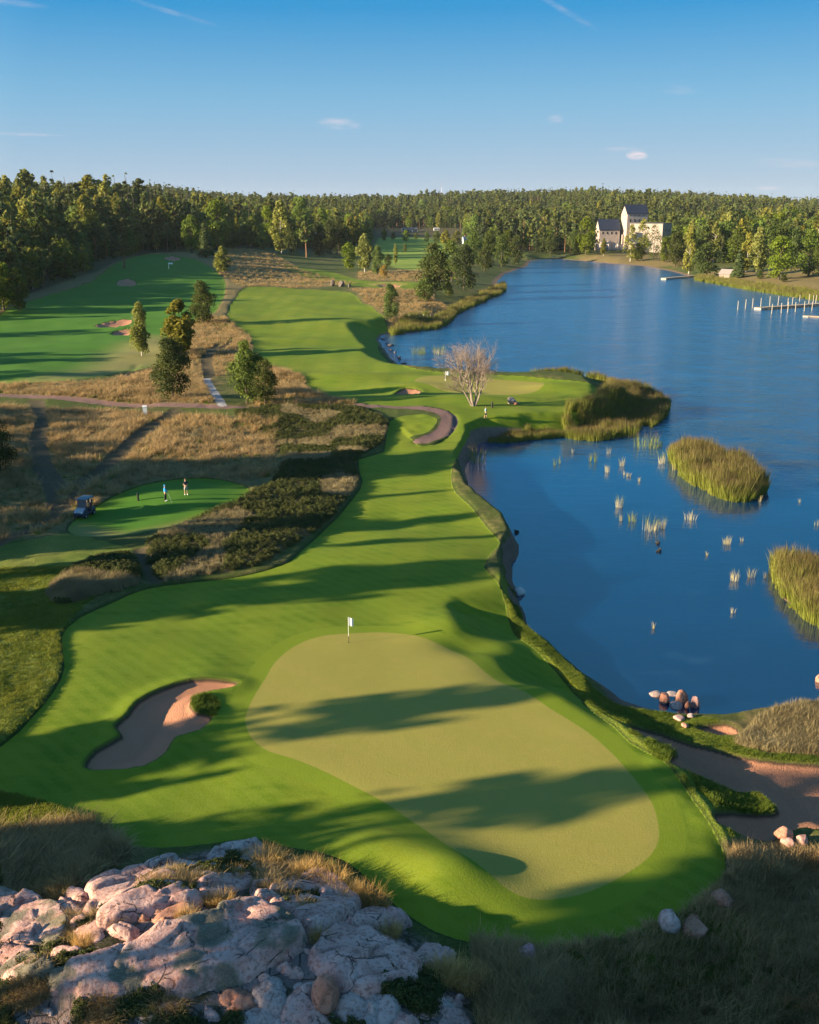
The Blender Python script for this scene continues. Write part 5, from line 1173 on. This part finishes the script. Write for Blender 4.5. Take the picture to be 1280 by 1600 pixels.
# ------------------------------------------------------------ castle
M_wall = NT('castle_stone'); t = M_wall; P = t.pos(); c = t.mix(t.noise(P, .35, 4, .6), (.29, .235, .215), (.42, .355, .33)); c = t.mix(t.step(t.noise(P, 1.4, 4, .7), .5, .7), c, (.21, .155, .14)); M_wall = t.done(t.bsdf(c, .9, .1, t.bump(t.noise(P, 1.2, 4), .3, .6)))
M_roof = simple('dark_roof', (.022, .028, .055), .5, .3, .1, .4)
M_dk = simple('dark_opening', (.02, .018, .016), .9, .1)
def rotbox(name, parent, L, Wd, z0, z1, mat, lean=1.0): return MB().box(-L / 2, L / 2, -Wd / 2, Wd / 2, z0, z1, taper=lean).build(name, mat, parent)
def gable(parent, L, Wd, z, h, over=.4, name='roof'):
    b = MB(); l, w = L / 2 + over, Wd / 2 + over
    b.add([(-l, -w, z), (l, -w, z), (l, w, z), (-l, w, z), (-l, 0, z + h), (l, 0, z + h)], [(0, 1, 5, 4), (2, 3, 4, 5), (3, 2, 1, 0)]); b.add([(-l, -w, z + .25), (l, -w, z + .25), (l, w, z + .25), (-l, w, z + .25), (-l, 0, z + h + .25), (l, 0, z + h + .25)], [(0, 1, 5, 4), (2, 3, 4, 5)])
    r = b.build(name, M_roof, parent)
    g_ = MB(); g_.add([(-L / 2, -Wd / 2, z - .05), (-L / 2, Wd / 2, z - .05), (-L / 2, 0, z + h - .25)], [(0, 2, 1)]); g_.add([(L / 2, -Wd / 2, z - .05), (L / 2, Wd / 2, z - .05), (L / 2, 0, z + h - .25)], [(0, 1, 2)])
    g_.build('gable_wall', M_wall if parent.name.startswith('castle') else parent.get('_w', None) or M_wall, parent); return r
def win(parent, x, y, z, w, h, rz=0, name='window'):
    b = MB().box(-w / 2, w / 2, -.12, .12, -h / 2, h / 2); o = b.build(name, M_dk, parent); o.location = (x, y, z); o.rotation_euler = (0, 0, rz); return o
def castle():
    # feet placed along lines of sight at the castle's distance
    def spot(px, py, Y): d = pixdir(px, py); t_ = Y / d.y; return Vector((d.x * t_, Y, CAMZ + d.z * t_))
    Y0 = 690; m = 690 * math.cos(PITCH) / 1600 + .006      # metres per pixel there
    mpp = (Y0 * math.cos(PITCH) + 25 * math.sin(PITCH)) / 1600
    zz = lambda py: CAMZ + (320 - py) * mpp * 1.04
    xx = lambda px: (px - 640) * mpp
    zg = zz(387)
    # tower: lit gable end to the left, long shaded side with windows to the viewer
    t_ = empty('castle_tower', (xx(991), Y0 + 4, zg), math.radians(12), 'tall white stone castle tower with steep dark roof and rows of small windows', 'castle')
    tl, tw = 14.2, 9.7; ze = zz(333) - zg; zr = zz(320) - zg
    rotbox('wall', t_, tl, tw, -4, ze, M_wall); gable(t_, tl, tw, ze, zr - ze, .5)
    for k in range(4):
        win(t_, -4.8 + k * 3.0, -tw / 2, ze - 4.2 + (k == 3) * .3, .75, 1.9); win(t_, -4.8 + k * 3.0, -tw / 2, ze - .9, .5, .6)
    rotbox('buttress', t_, 2.2, 4.0, -4, ze * .45, M_wall, .7).location = (-tl / 2 - .4, 0, 0)
    # great wall block right of and before the tower
    b_ = empty('castle_keep', (xx(1010), Y0 - 10, zg), math.radians(-34), 'massive pale rectangular castle wall block with flat top, right of the tower', 'castle')
    L, Wd = 22, 16; zt = zz(346.5) - zg
    rotbox('wall', b_, L, Wd, -5, zt, M_wall, .99)
    rotbox('parapet', b_, L + .3, Wd + .3, zt + .02, zt + .5, simple('slate', (.09, .085, .09), .6), 1)
    for k, (xw, zw) in enumerate([(-6, zt - 6), (0, zt - 6.4), (5, zt - 6)]): win(b_, xw, -Wd / 2, zw, .5, 1.2)
    for yw, zw in ((-2.5, zt - 4), (3, zt - 4.2), (0, zt - 10)): win(b_, L / 2, yw, zw, .8, 1.3, math.pi / 2)
    # left wing with steep roof
    w_ = empty('castle_wing', (xx(951), Y0 + 6, zg), math.radians(6), 'lower castle wing with dark steep roof left of the tower', 'castle')
    wl, ww = 13.5, 10.2; we = zz(356.5) - zg; wr = zz(341) - zg
    rotbox('wall', w_, wl, ww, -3, we, M_wall); gable(w_, wl, ww, we, wr - we, .4)
    for k in range(4): win(w_, -4.5 + k * 2.9, -ww / 2, we - 1.7, .8, 1.5)
    # ruined rubble wall and bedrock below the wing
    rp_ = MB(); r = random.Random(4)
    x0, x1 = xx(931), xx(975); n = 26
    top = [zz(372 + 1.0 * math.sin(i * .9) + abs(i / n - .4) * 10 + r.uniform(-.6, .6)) for i in range(n + 1)]
    v = []
    for i in range(n + 1):
        x = x0 + (x1 - x0) * i / n; yy = Y0 - 4 + .8 * math.sin(i * .5)
        v += [(x, yy - 5 + r.uniform(-1.5, 1.5), zg - 3), (x, yy - 3 + r.uniform(-1.2, 1.2), (zg * 1.3 + top[i] * .7) / 2), (x, yy + 1, top[i]), (x, yy + 4.5, top[i] - .3), (x, yy + 5, zg - 6)]
    rp_.add(v, [tuple(j + 5 * i for j in (k, k + 5, k + 6, k + 1)) for i in range(n) for k in range(4)])
    o = rp_.build('castle_ruin', M_wall); tag(o, 'ruined pinkish rubble wall below the castle wing', 'ruin')
castle()

# ------------------------------------------------------------ houses far off
def house(px, py, wp, hp, colr, roofc, label, rz=.2, L=None):
    x, y, z = ground(px, py); D = depth(x, y, z); w = wp * D / 1600; h = hp * D / 1600
    wm = simple(label.split()[0] + '_boards', colr, .8, .2, .08, .5); e = empty('house', (x, y, z - .3), rz, label, 'house')
    Ln = w * .9; W_ = w * .62; hw = h * .62
    MB().box(-Ln / 2, Ln / 2, -W_ / 2, W_ / 2, 0, hw).build('wall', wm, e)
    rb = MB(); o_ = .5; hr = h - hw
    rb.add([(-Ln / 2 - o_, -W_ / 2 - o_, hw), (Ln / 2 + o_, -W_ / 2 - o_, hw), (Ln / 2 + o_, W_ / 2 + o_, hw), (-Ln / 2 - o_, W_ / 2 + o_, hw), (-Ln / 2, 0, hw + hr), (Ln / 2, 0, hw + hr)], [(0, 1, 5, 4), (2, 3, 4, 5), (0, 4, 3), (1, 2, 5), (3, 2, 1, 0)])
    rf = rb.build('roof', simple('house_roof', roofc, .7, .2), e); MB().box(-.4, .4, -.4, .4, h - .8, h + .9).build('chimney', simple('chimney_brick', (.2, .1, .08)), rf)
    wh = simple('white_frame', (.75, .75, .72), .6)
    for k in range(3):
        f_ = MB().box(-.6, .6, -.06, .06, -.8, .8).build('window', wh, e); f_.location = (-Ln * .32 + k * Ln * .32, -W_ / 2 - .03, hw * .62); g_ = MB().box(-.42, .42, -.05, .05, -.6, .6).build('pane', M_dk, f_); g_.location = (0, -.04, 0)
    d_ = MB().box(-.5, .5, -.05, .05, 0, 2.0).build('door', wh, e); d_.location = (Ln * .16, -W_ / 2 - .04, .1)
    for s_ in (-1, 1): MB().box(-.12, .12, -.1, .1, 0, hw).build('corner_board', wh, e).location = (s_ * Ln / 2, -W_ / 2, 0)
    return e
house(765, 356, 20, 12, (.42, .07, .06), (.07, .05, .06), 'red wooden manor house with dark roof on the far slope'); house(497, 372, 11, 20, (.62, .64, .68), (.2, .22, .25), 'white gabled house half hidden in the middle trees', 1.2)
house(847, 356, 8, 6, (.6, .6, .6), (.18, .18, .2), 'small white house on the far slope right of the red one'); house(682, 360, 9, 5, (.55, .57, .6), (.3, .3, .32), 'pale low cottage on the brown strip', .1); house(640, 362, 26, 7, (.14, .10, .10), (.10, .10, .11), 'long dark barn at the left end of the brown strip', .05)
house(727, 381, 10, 12, (.45, .50, .58), (.30, .36, .45), 'blue-grey roofed house behind the lakeside trees', .5)
# boathouse
x, y, z = ground(1136, 433); e = empty('boathouse', (x, y, z - .2), .75, 'small grey wooden boathouse with pale gable on the far shore', 'hut'); k = depth(x, y, z) / 1600
wdm = simple('grey_planks', (.24, .19, .165), .85, .2, .15, 1.2)
bw, bl, bh = 16 * k, 18 * k, 6 * k
for i in range(9): MB().box(-bw / 2 + i * bw / 9 + .02, -bw / 2 + (i + 1) * bw / 9 - .02, -bl / 2 - .04, -bl / 2, 0, bh + (1 - abs(i - 4) / 4.5) * 6 * k).build('plank', wdm, e)
MB().box(-bw / 2, bw / 2, -bl / 2, bl / 2, 0, bh).build('wall', wdm, e)
b = MB(); b.add([(-bw / 2 - .4, -bl / 2 - .4, bh - .2), (0, -bl / 2 - .4, bh + 7 * k), (bw / 2 + .4, -bl / 2 - .4, bh - .2), (-bw / 2 - .4, bl / 2 + .4, bh - .2), (0, bl / 2 + .4, bh + 7 * k), (bw / 2 + .4, bl / 2 + .4, bh - .2)], [(0, 1, 4, 3), (1, 2, 5, 4)]); b.build('roof', simple('shingle_roof', (.22, .19, .19), .85), e)
MB().box(-.7, .7, -bl / 2 - .1, -bl / 2 - .05, 0, 2).build('door', M_dk, e)
# mast on the skyline
x, y, z = ground(690, 313); e = empty('radio_mast', (x, y, z), 0, 'thin red and white lattice mast on the skyline', 'mast'); mh = CAMZ + (320 - 290) / 1600 * 1.04 * y - z
for i in range(6): MB().tube([(0, 0, mh * i / 6), (0, 0, mh * (i + 1) / 6)], .55 - .05 * i, 4).build('mast_section', simple('mast_red', (.5, .12, .08)) if i % 2 else simple('mast_white', (.7, .7, .7)), e)

# ------------------------------------------------------------ jetties and mooring posts
M_plank = simple('weathered_planks', (.24, .20, .165), .85, .2, .2, 1.5); M_post = simple('pale_post', (.30, .26, .22), .8, .2, .15, 2); M_conc = simple('concrete', (.28, .26, .24), .9, .1, .1, 1)
def jetty(pa, pb, width, label, hgt=.75, nboard=40):
    A_ = Vector((*at(*pa, 0), 0)); B_ = Vector((*at(*pb, 0), 0)); L = (B_ - A_).length; e = empty('jetty', A_, math.atan2(B_.y - A_.y, B_.x - A_.x), label, 'jetty')
    MB().box(0, L, -width / 2, -width / 2 + .2, hgt - .45, hgt - .08).build('beam', M_plank, e); MB().box(0, L, width / 2 - .2, width / 2, hgt - .45, hgt - .08).build('beam', M_plank, e)
    MB().box(-.1, 1.6, -width / 2 - .3, width / 2 + .3, -.4, hgt - .1).build('float', M_conc, e)
    me = None
    for i in range(nboard):
        x0 = L * i / nboard
        if me is None: me = MB().box(.01, L / nboard - .02, -width / 2, width / 2, -.06, 0).mesh('board'); me.materials.append(M_plank)
        o = bpy.data.objects.new('board', me); COL.objects.link(o); o.parent = e; o.location = (x0, 0, hgt + (i % 3) * .008)
    for i in range(int(L / 6) + 1): MB().tube([(i * 6 + .8, -width / 2 + .3, -1.5), (i * 6 + .8, -width / 2 + .3, hgt - .3)], .12, 6).build('pile', M_post, e)
    return e
jetty((1184, 484), (1330, 474), 2.4, 'long wooden jetty reaching in from the right edge over the lake', nboard=90); jetty((1256, 495), (1330, 499), 1.4, 'short pale boom jetty below the long one at the right edge', .5, 40); jetty((1037, 437), (1084, 433), 2.2, 'small jetty on the castle shore by the pale birch', .8, 60)
pm = MB().tube([(0, 0, -1.6), (0, 0, 3.1)], [.17, .13], 8).mesh('mooring_post'); pm.materials.append(M_post)
for i, (px, py) in enumerate([(1153, 484), (1165, 482), (1176, 481), (1189, 479), (1203, 478), (1216, 477), (1231, 481), (1238, 478), (1249, 476), (1264, 475), (1271, 474), (1275, 474), (1206, 490), (1221, 489), (1231, 488), (1243, 487), (1257, 486), (1269, 485)]):
    o = bpy.data.objects.new('mooring_post', pm); COL.objects.link(o); x, y = at(px, py, 0); o.location = (x, y, 0); o.scale = (1, 1, random.uniform(.85, 1.1)); o.rotation_euler = (random.uniform(-.03, .03), random.uniform(-.03, .03), 0)
    lb = {0: 'leftmost lone mooring post standing apart in open water', 1: 'second lone mooring post from the left', 2: 'third lone mooring post, just left of the jetty head'}.get(i, 'pale wooden mooring post %s side of long jetty, %s from its head' % ('far' if i < 12 else 'near', ['first', 'second', 'third', 'fourth', 'fifth', 'sixth', 'seventh', 'eighth', 'last'][(i - 3) if i < 12 else (i - 12)]))
    tag(o, lb, 'mooring post', 'mooring posts left of the jetty' if i < 3 else ('mooring posts along the far side of the jetty' if i < 12 else 'mooring posts along the near side of the jetty'))
# footbridge left of the castle
A_ = Vector((*at(862, 402, 1), 1.0)); B_ = Vector((*at(900, 401, 1), 1.0)); e = empty('footbridge', A_, math.atan2(B_.y - A_.y, B_.x - A_.x), 'low wooden footbridge across the inlet left of the castle', 'bridge'); L = (B_ - A_).length
MB().box(0, L, -1.2, 1.2, .2, .5).build('deck', M_plank, e)
for i in range(9): MB().box(-.1, .1, -1.25, -1.1, -1.5, 1.6).build('railing_post', M_post, e).location = (L * i / 8, 0, 0)
MB().box(0, L, -1.25, -1.12, 1.45, 1.6).build('handrail', M_post, e)

# ------------------------------------------------------------ golf things
M_white = simple('white_paint', (.8, .8, .78), .4, .4, .03); M_black = simple('black_paint', (.02, .02, .022), .4, .4, .1)
def flag(px, py, hp, label, z=None):
    x, y, z = ground(px, py); h = hp * depth(x, y, z) / 1600 * 1.07; e = empty('golf_flag', (x, y, z), 0, label, 'flag'); r_ = .016 * max(1, y / 70)
    for i in range(4): MB().tube([(0, 0, h * i / 4 - (i == 0) * .05), (0, 0, h * (i + 1) / 4)], r_, 8, cap=True).build('pole_section', M_black if i in (0, 2) and hp > 30 and i == 0 else M_white, e)
    b = MB(); n = 6; w, hh = .36 * max(1, y / 90), .62
    v = [(.0 + w * (i / n), .05 * math.sin(i * 1.3), h - .02 - hh * j) for j in (0, 1) for i in range(n + 1)]
    v = [(x_ * (.55 if False else 1), y_, z_ - (x_ / w) * .10) for x_, y_, z_ in v]
    b.add(v, [(i, i + 1, n + 2 + i, n + 1 + i) for i in range(n)]); b.add([(a_, b_ + .015, c_) for a_, b_, c_ in v], [(n + 1 + i, n + 2 + i, i + 1, i) for i in range(n)]); b.build('flag_cloth', M_white, e)
    MB().tube([(0, 0, -.02), (0, 0, .004)], .06, 12).build('cup', M_black, e)
flag(545, 1004, 40, 'white flag on a thin pole at the back of the large near green'); flag(696, 595, 14, 'white flag on the green of the point by the lake'); flag(264, 420, 9, 'tiny white flag on the far left fairway')
def post(px, py, hp, mat, label, r_=.12, name='marker_post', cat='post'):
    x, y, z = ground(px, py); h = hp * depth(x, y, z) / 1600; e = empty(name, (x, y, z), 0, label, cat)
    MB().tube([(0, 0, -.1), (0, 0, h)], [r_, r_ * .9], 10).build('post_body', mat, e); MB().tube([(0, 0, h), (0, 0, h + .08), (0, 0, h + .1)], [r_ * 1.15, r_ * 1.1, r_ * .3], 10).build('cap', mat, e)
post(216, 782, 11, M_black, 'short black post left of the two golfers on the tee'); post(769, 637, 8, M_black, 'short black post by the bare tree', .14)
# white box by the path: a tee waste bin with lid
x, y, z = ground(227, 647); e = empty('white_bin', (x, y, z), .2, 'white upright bin standing in the grass by the gravel path', 'bin'); MB().box(-.32, .32, -.28, .28, 0, 1.15, taper=.94).build('bin_body', M_white, e); MB().box(-.36, .36, -.32, .32, 1.155, 1.27, taper=.8).build('lid', M_white, e)
# golf cart, nose towards the viewer
x, y, z = ground(133, 806); e = empty('golf_cart', (x, y, z), math.radians(-14), 'dark roofed golf cart parked at the left end of the tee', 'golf cart')
M_blue = simple('navy_body', (.03, .05, .09), .35, .5, .05); M_sil = simple('silver_panel', (.30, .33, .38), .35, .5, .05); M_tyre = simple('tyre', (.02, .02, .02), .9, .1); M_seat = simple('cart_seat', (.05, .05, .055), .7)
b = MB(); pr = [(-1.15, .28), (-1.2, .62), (-.95, .86), (-.42, .98), (-.36, .42), (.3, .42), (.34, .72), (1.1, .78), (1.15, .3)]
v = [(-.58, p[0], p[1]) for p in pr] + [(.58, p[0], p[1]) for p in pr]; n = len(pr); b.add(v, [tuple(range(n))[::-1], tuple(range(n, 2 * n))] + [(i, (i + 1) % n, n + (i + 1) % n, n + i) for i in range(n)]); b.build('body', M_blue, e)
MB().add([(-.5, -1.215, .60), (.5, -1.215, .60), (.5, -.97, .865), (-.5, -.97, .865), (-.44, -.45, .985), (.44, -.45, .985)], [(0, 1, 2, 3), (3, 2, 5, 4)]).build('front_panel', M_sil, e)
MB().box(-.62, .62, -.62, 1.05, 1.86, 1.93, taper=.93).build('roof', M_blue, e)
for sx in (-.54, .54):
    MB().tube([(sx, -.5, .95), (sx * .95, -.38, 1.88)], .022, 6).build('roof_post', M_black, e); MB().tube([(sx, 1.0, .75), (sx * .95, .95, 1.88)], .022, 6).build('roof_post', M_black, e)
    for sy in (-.82, .78):
        w_ = empty('wheel', (sx * 1.02, sy, .22)); w_.parent = e; MB().tube([(-.09, 0, 0), (.09, 0, 0)], .23, 16).build('tyre', M_tyre, w_); MB().tube([(-.1, 0, 0), (.1, 0, 0)], .12, 12).build('rim', M_sil, w_)
    h_ = MB().tube([(sx * .7, -1.225, .66), (sx * .7, -1.18, .68)], .08, 10).build('headlight', M_white, e)
MB().add([(-.5, -.47, 1.0), (.5, -.47, 1.0), (.48, -.38, 1.78), (-.48, -.38, 1.78)], [(0, 1, 2, 3)]).build('windshield', simple('windshield', (.10, .12, .15), .1, .8), e)
MB().box(-.5, .5, .1, .55, .72, .84).build('seat', M_seat, e); MB().box(-.5, .5, .55, .66, .84, 1.3).build('backrest', M_seat, e); MB().tube([(-.25, -.3, .95), (-.25, -.12, 1.12)], .02, 6).build('steering_column', M_black, e)
for s_ in (-.2, .2): MB().tube([(s_, .95, .8), (s_, 1.1, 1.55)], [.13, .15], 10).build('golf_bag', M_seat, e)

# people
def skin_body(name, joints, edges, radii, mat, parent, sub=1, root=0):
    me = bpy.data.meshes.new(name); me.from_pydata(joints, edges, []); o = link(name, me, mat, parent)
    o.modifiers.new('skin', 'SKIN'); 
    for i, rr in enumerate(radii): me.skin_vertices[0].data[i].radius = (rr, rr) if not isinstance(rr, tuple) else rr; me.skin_vertices[0].data[i].use_root = i == root
    if sub: m_ = o.modifiers.new('subsurf', 'SUBSURF'); m_.levels = sub; m_.render_levels = sub
    return o
def apply_mods(o):
    dg = bpy.context.evaluated_depsgraph_get(); ev = o.evaluated_get(dg); me = bpy.data.meshes.new_from_object(ev); me.name = o.data.name; o.modifiers.clear(); o.data = me; me.shade_smooth()
M_skin = simple('skin', (.48, .28, .20), .6, .3, .05)
def person(px, py, rz, label, shirt, trousers, shoes, hair, shorts, arms, stride=.0, cap=None, H=1.78):
    x, y, z = ground(px, py); e = empty('person', (x, y, z), rz, label, 'person'); k = H / 1.78
    # joints face -y
    st = stride
    J = [(0, 0, .97), (0, .01, 1.12), (0, .02, 1.30), (0, .02, 1.44), (0, .0, 1.53), (0, -.02, 1.60), (0, -.025, 1.70)]
    Rr = [.125, .12, .135, .10, .055, .075, .095]
    E = [(0, 1), (1, 2), (2, 3), (3, 4), (4, 5), (5, 6)]
    def chain(start, pts, rs):
        p = start
        for q, r_ in zip(pts, rs): J.append(q); Rr.append(r_); E.append((p, len(J) - 1)); p = len(J) - 1
        return p
    hands = []
    for s_ in (-1, 1):
        chain(0, [(s_ * .10, 0, .90), (s_ * .12, -.01 - st * s_, .50), (s_ * .125, .03 - st * 1.7 * s_, .10), (s_ * .13, -.03 - st * 1.7 * s_, .045), (s_ * .14, -.15 - st * 1.7 * s_, .03)], [.092, .058, .040, .042, .034])
        el, ha = arms[s_]
        h_ = chain(3, [(s_ * .18, .02, 1.42), el, ha, tuple(Vector(ha) + (Vector(ha) - Vector(el)).normalized() * .09)], [.062, .045, .031, .036])
        hands.append((Vector(ha), (Vector(ha) - Vector(el)).normalized(), s_))
    J = [tuple(Vector(p) * k) for p in J]
    b = skin_body('body', J, E, [r_ * k for r_ in Rr], M_skin, e, 1); apply_mods(b)
    # face and hands: nose, ears and five bent fingers each, joined into the body mesh
    import bmesh
    bm = bmesh.new(); bm.from_mesh(b.data)
    ex = MB(); ex.tube([(0, -.11 * k, 1.71 * k), (0, -.135 * k, 1.665 * k)], [.008, .018], 5)
    for s_ in (-1, 1): ex.tube([(s_ * .088 * k, -.01, 1.70 * k), (s_ * .104 * k, 0, 1.66 * k)], [.022, .016], 5)
    for hp_, d_, s_ in hands:
        sd = d_.cross(Vector((0, 0, 1))).normalized() if abs(d_.z) < .95 else Vector((0, 1, 0)); dn = d_.cross(sd)
        for fi in range(4):
            o0 = hp_ + d_ * .10 + sd * (-.03 + .02 * fi); L = [.065, .078, .072, .055][fi]; ex.tube([o0 - d_ * .03, o0 + d_ * L * .5 + dn * .01, o0 + d_ * L * .8 + dn * .035], [.011, .0095, .008], 5)
        ex.tube([hp_ + d_ * .04 + sd * -.03, hp_ + d_ * .075 - sd * .055 + dn * .01, hp_ + d_ * .10 - sd * .05 + dn * .03], [.013, .011, .009], 5)
    me2 = ex.mesh('tmp'); bm.from_mesh(me2); bm.to_mesh(b.data); bm.free(); b.data.shade_smooth()
    sh = simple('shirt', shirt, .85, .1, .08); tr_ = simple('trousers', trousers, .85, .1, .08)
    JJ = [(0, .0, .93), (0, .01, 1.12), (0, .02, 1.30), (0, .02, 1.45)]; RR = [.155, .145, .16, .095]; EE = [(0, 1), (1, 2), (2, 3)]
    for s_ in (-1, 1):
        el, ha = arms[s_]; JJ.append((s_ * .185, .02, 1.42)); RR.append(.082); EE.append((3, len(JJ) - 1)); JJ.append(tuple(Vector((s_ * .185, .02, 1.42)).lerp(Vector(el), .8 if shorts else 1.0))); RR.append(.066); EE.append((len(JJ) - 2, len(JJ) - 1))
        if not shorts: JJ.append(tuple(Vector(el).lerp(Vector(ha), .9))); RR.append(.048); EE.append((len(JJ) - 2, len(JJ) - 1))
    o = skin_body('shirt', [tuple(Vector(p) * k) for p in JJ], EE, [r_ * k for r_ in RR], sh, e); apply_mods(o)
    JJ = [(0, 0, 1.0), (0, 0, .93)]; RR = [.14, .15]; EE = [(0, 1)]
    for s_ in (-1, 1):
        JJ.append((s_ * .10, 0, .86)); RR.append(.115); EE.append((1, len(JJ) - 1)); JJ.append((s_ * .12, -.01 - st * s_, .52)); RR.append(.085); EE.append((len(JJ) - 2, len(JJ) - 1))
        if not shorts: JJ.append((s_ * .125, .03 - st * 1.7 * s_, .10)); RR.append(.062); EE.append((len(JJ) - 2, len(JJ) - 1))
    o = skin_body('shorts' if shorts else 'trousers', [tuple(Vector(p) * k) for p in JJ], EE, [r_ * k for r_ in RR], tr_, e); apply_mods(o)
    for s_ in (-1, 1):
        q = Vector((s_ * .13, -.03 - st * 1.7 * s_, .05)); o = skin_body('shoe', [(q.x, q.y + .05, .055), (q.x, q.y - .05, .05), (q.x + s_ * .01, q.y - .16, .04)], [(0, 1), (1, 2)], [.058, .056, .045], simple('shoe_leather', shoes, .6), e); apply_mods(o)
    import bmesh as _b
    bm = _b.new(); _b.ops.create_uvsphere(bm, u_segments=14, v_segments=10, radius=.112 * k)
    for v_ in bm.verts: v_.co.z = v_.co.z * (1.0 if v_.co.z > 0 else (.9 if v_.co.y > -.02 else .1))
    me = bpy.data.meshes.new('cap' if cap else 'hair'); bm.to_mesh(me); bm.free(); me.shade_smooth()
    o = link('cap' if cap else 'hair', me, simple('head_cover', cap or hair, .9, .1), e); o.location = (0, .005, 1.715 * k)
    return e
person(259, 783, math.radians(100), 'golfer in bright blue jacket and dark trousers standing on the tee', (.04, .30, .62), (.02, .022, .03), (.8, .8, .8), (.1, .07, .04), False, {-1: ((-.24, -.06, 1.16), (-.10, -.26, 1.0)), 1: ((.24, -.06, 1.16), (.06, -.27, .98))}, .03, (.04, .30, .62))
person(291, 773, math.radians(20), 'golfer in navy shirt and pale shorts standing behind the blue-jacketed one', (.015, .018, .04), (.38, .37, .36), (.8, .8, .8), (.12, .08, .05), True, {-1: ((-.24, -.08, 1.18), (-.05, -.26, 1.12)), 1: ((.23, -.05, 1.16), (.05, -.25, 1.08))}, .02)
person(759, 654, math.radians(75), 'golfer in light blue shirt and dark shorts walking on the green point', (.36, .58, .68), (.03, .05, .06), (.05, .04, .04), (.12, .08, .05), True, {-1: ((-.23, .05, 1.15), (-.24, -.10, .95)), 1: ((.23, -.02, 1.15), (.25, .06, .92))}, .10)
x, y, z = ground(262, 783); o = MB().tube([(0, 0, .95), (.42, -.32, .03)], [.012, .009], 6).tube([(.42, -.32, .03), (.52, -.30, .04)], .03, 6).build('golf_club', M_sil); o.location = (x + .1, y - .1, z); tag(o, 'thin golf club held by the blue-jacketed golfer', 'golf club')
# ducks
def duck(px, py, lb, rz):
    x, y = at(px, py, 0); e = empty('duck', (x, y, 0), rz, lb, 'duck', 'dark ducks swimming in the bay'); md = simple('duck_feather', (.03, .025, .02), .7)
    o = skin_body('body', [(0, .26, .10), (0, .12, .07), (0, -.10, .08), (0, -.19, .14), (0, -.21, .24), (0, -.25, .29), (0, -.34, .28)], [(i, i + 1) for i in range(6)], [.03, .10, .12, .07, .045, .055, .018], md, e, 1, 2); apply_mods(o); o.scale = (1.2, 1.2, 1.2)
duck(1027, 849, 'dark duck below the largest reed clump, upper of two', .4); duck(1029, 862, 'dark duck below the largest reed clump, lower of two', 2.0); duck(808, 832, 'dark duck close to the bank on the left of the bay', -1.0)
# weir of short white stakes along the inlet shore
sm = MB().tube([(0, 0, -.2), (0, 0, .9)], .05, 5).mesh('stake'); sm.materials.append(M_white)
for i in range(9):
    x, y, z = ground(640 + i * 5.5, 497 - i * .3 + (i % 2)); o = bpy.data.objects.new('stake', sm); COL.objects.link(o); o.location = (x, y, z); o.rotation_euler = (0, .1 * (i % 3 - 1), 0); tag(o, 'short white stake in the row beside the lone fairway tree', 'stake', 'white stakes near the inlet')


# ------------------------------------------------------------ air: faint haze over the distance
b = MB().box(-3200, 3200, -60, 4280, -14, 92); hb = bpy.data.materials.new('haze_air'); hb.use_nodes = True; nt = hb.node_tree; nt.nodes.clear()
o_ = nt.nodes.new('ShaderNodeOutputMaterial'); pv = nt.nodes.new('ShaderNodeVolumePrincipled'); pv.inputs['Density'].default_value = 2.4e-5; pv.inputs['Color'].default_value = (.80, .90, 1.0, 1)
nt.links.new(pv.outputs[0], o_.inputs['Volume']); hz_o = b.build('haze', hb); tag(hz_o, 'thin bluish air haze over the lake and far woods', 'haze', None, 'stuff')
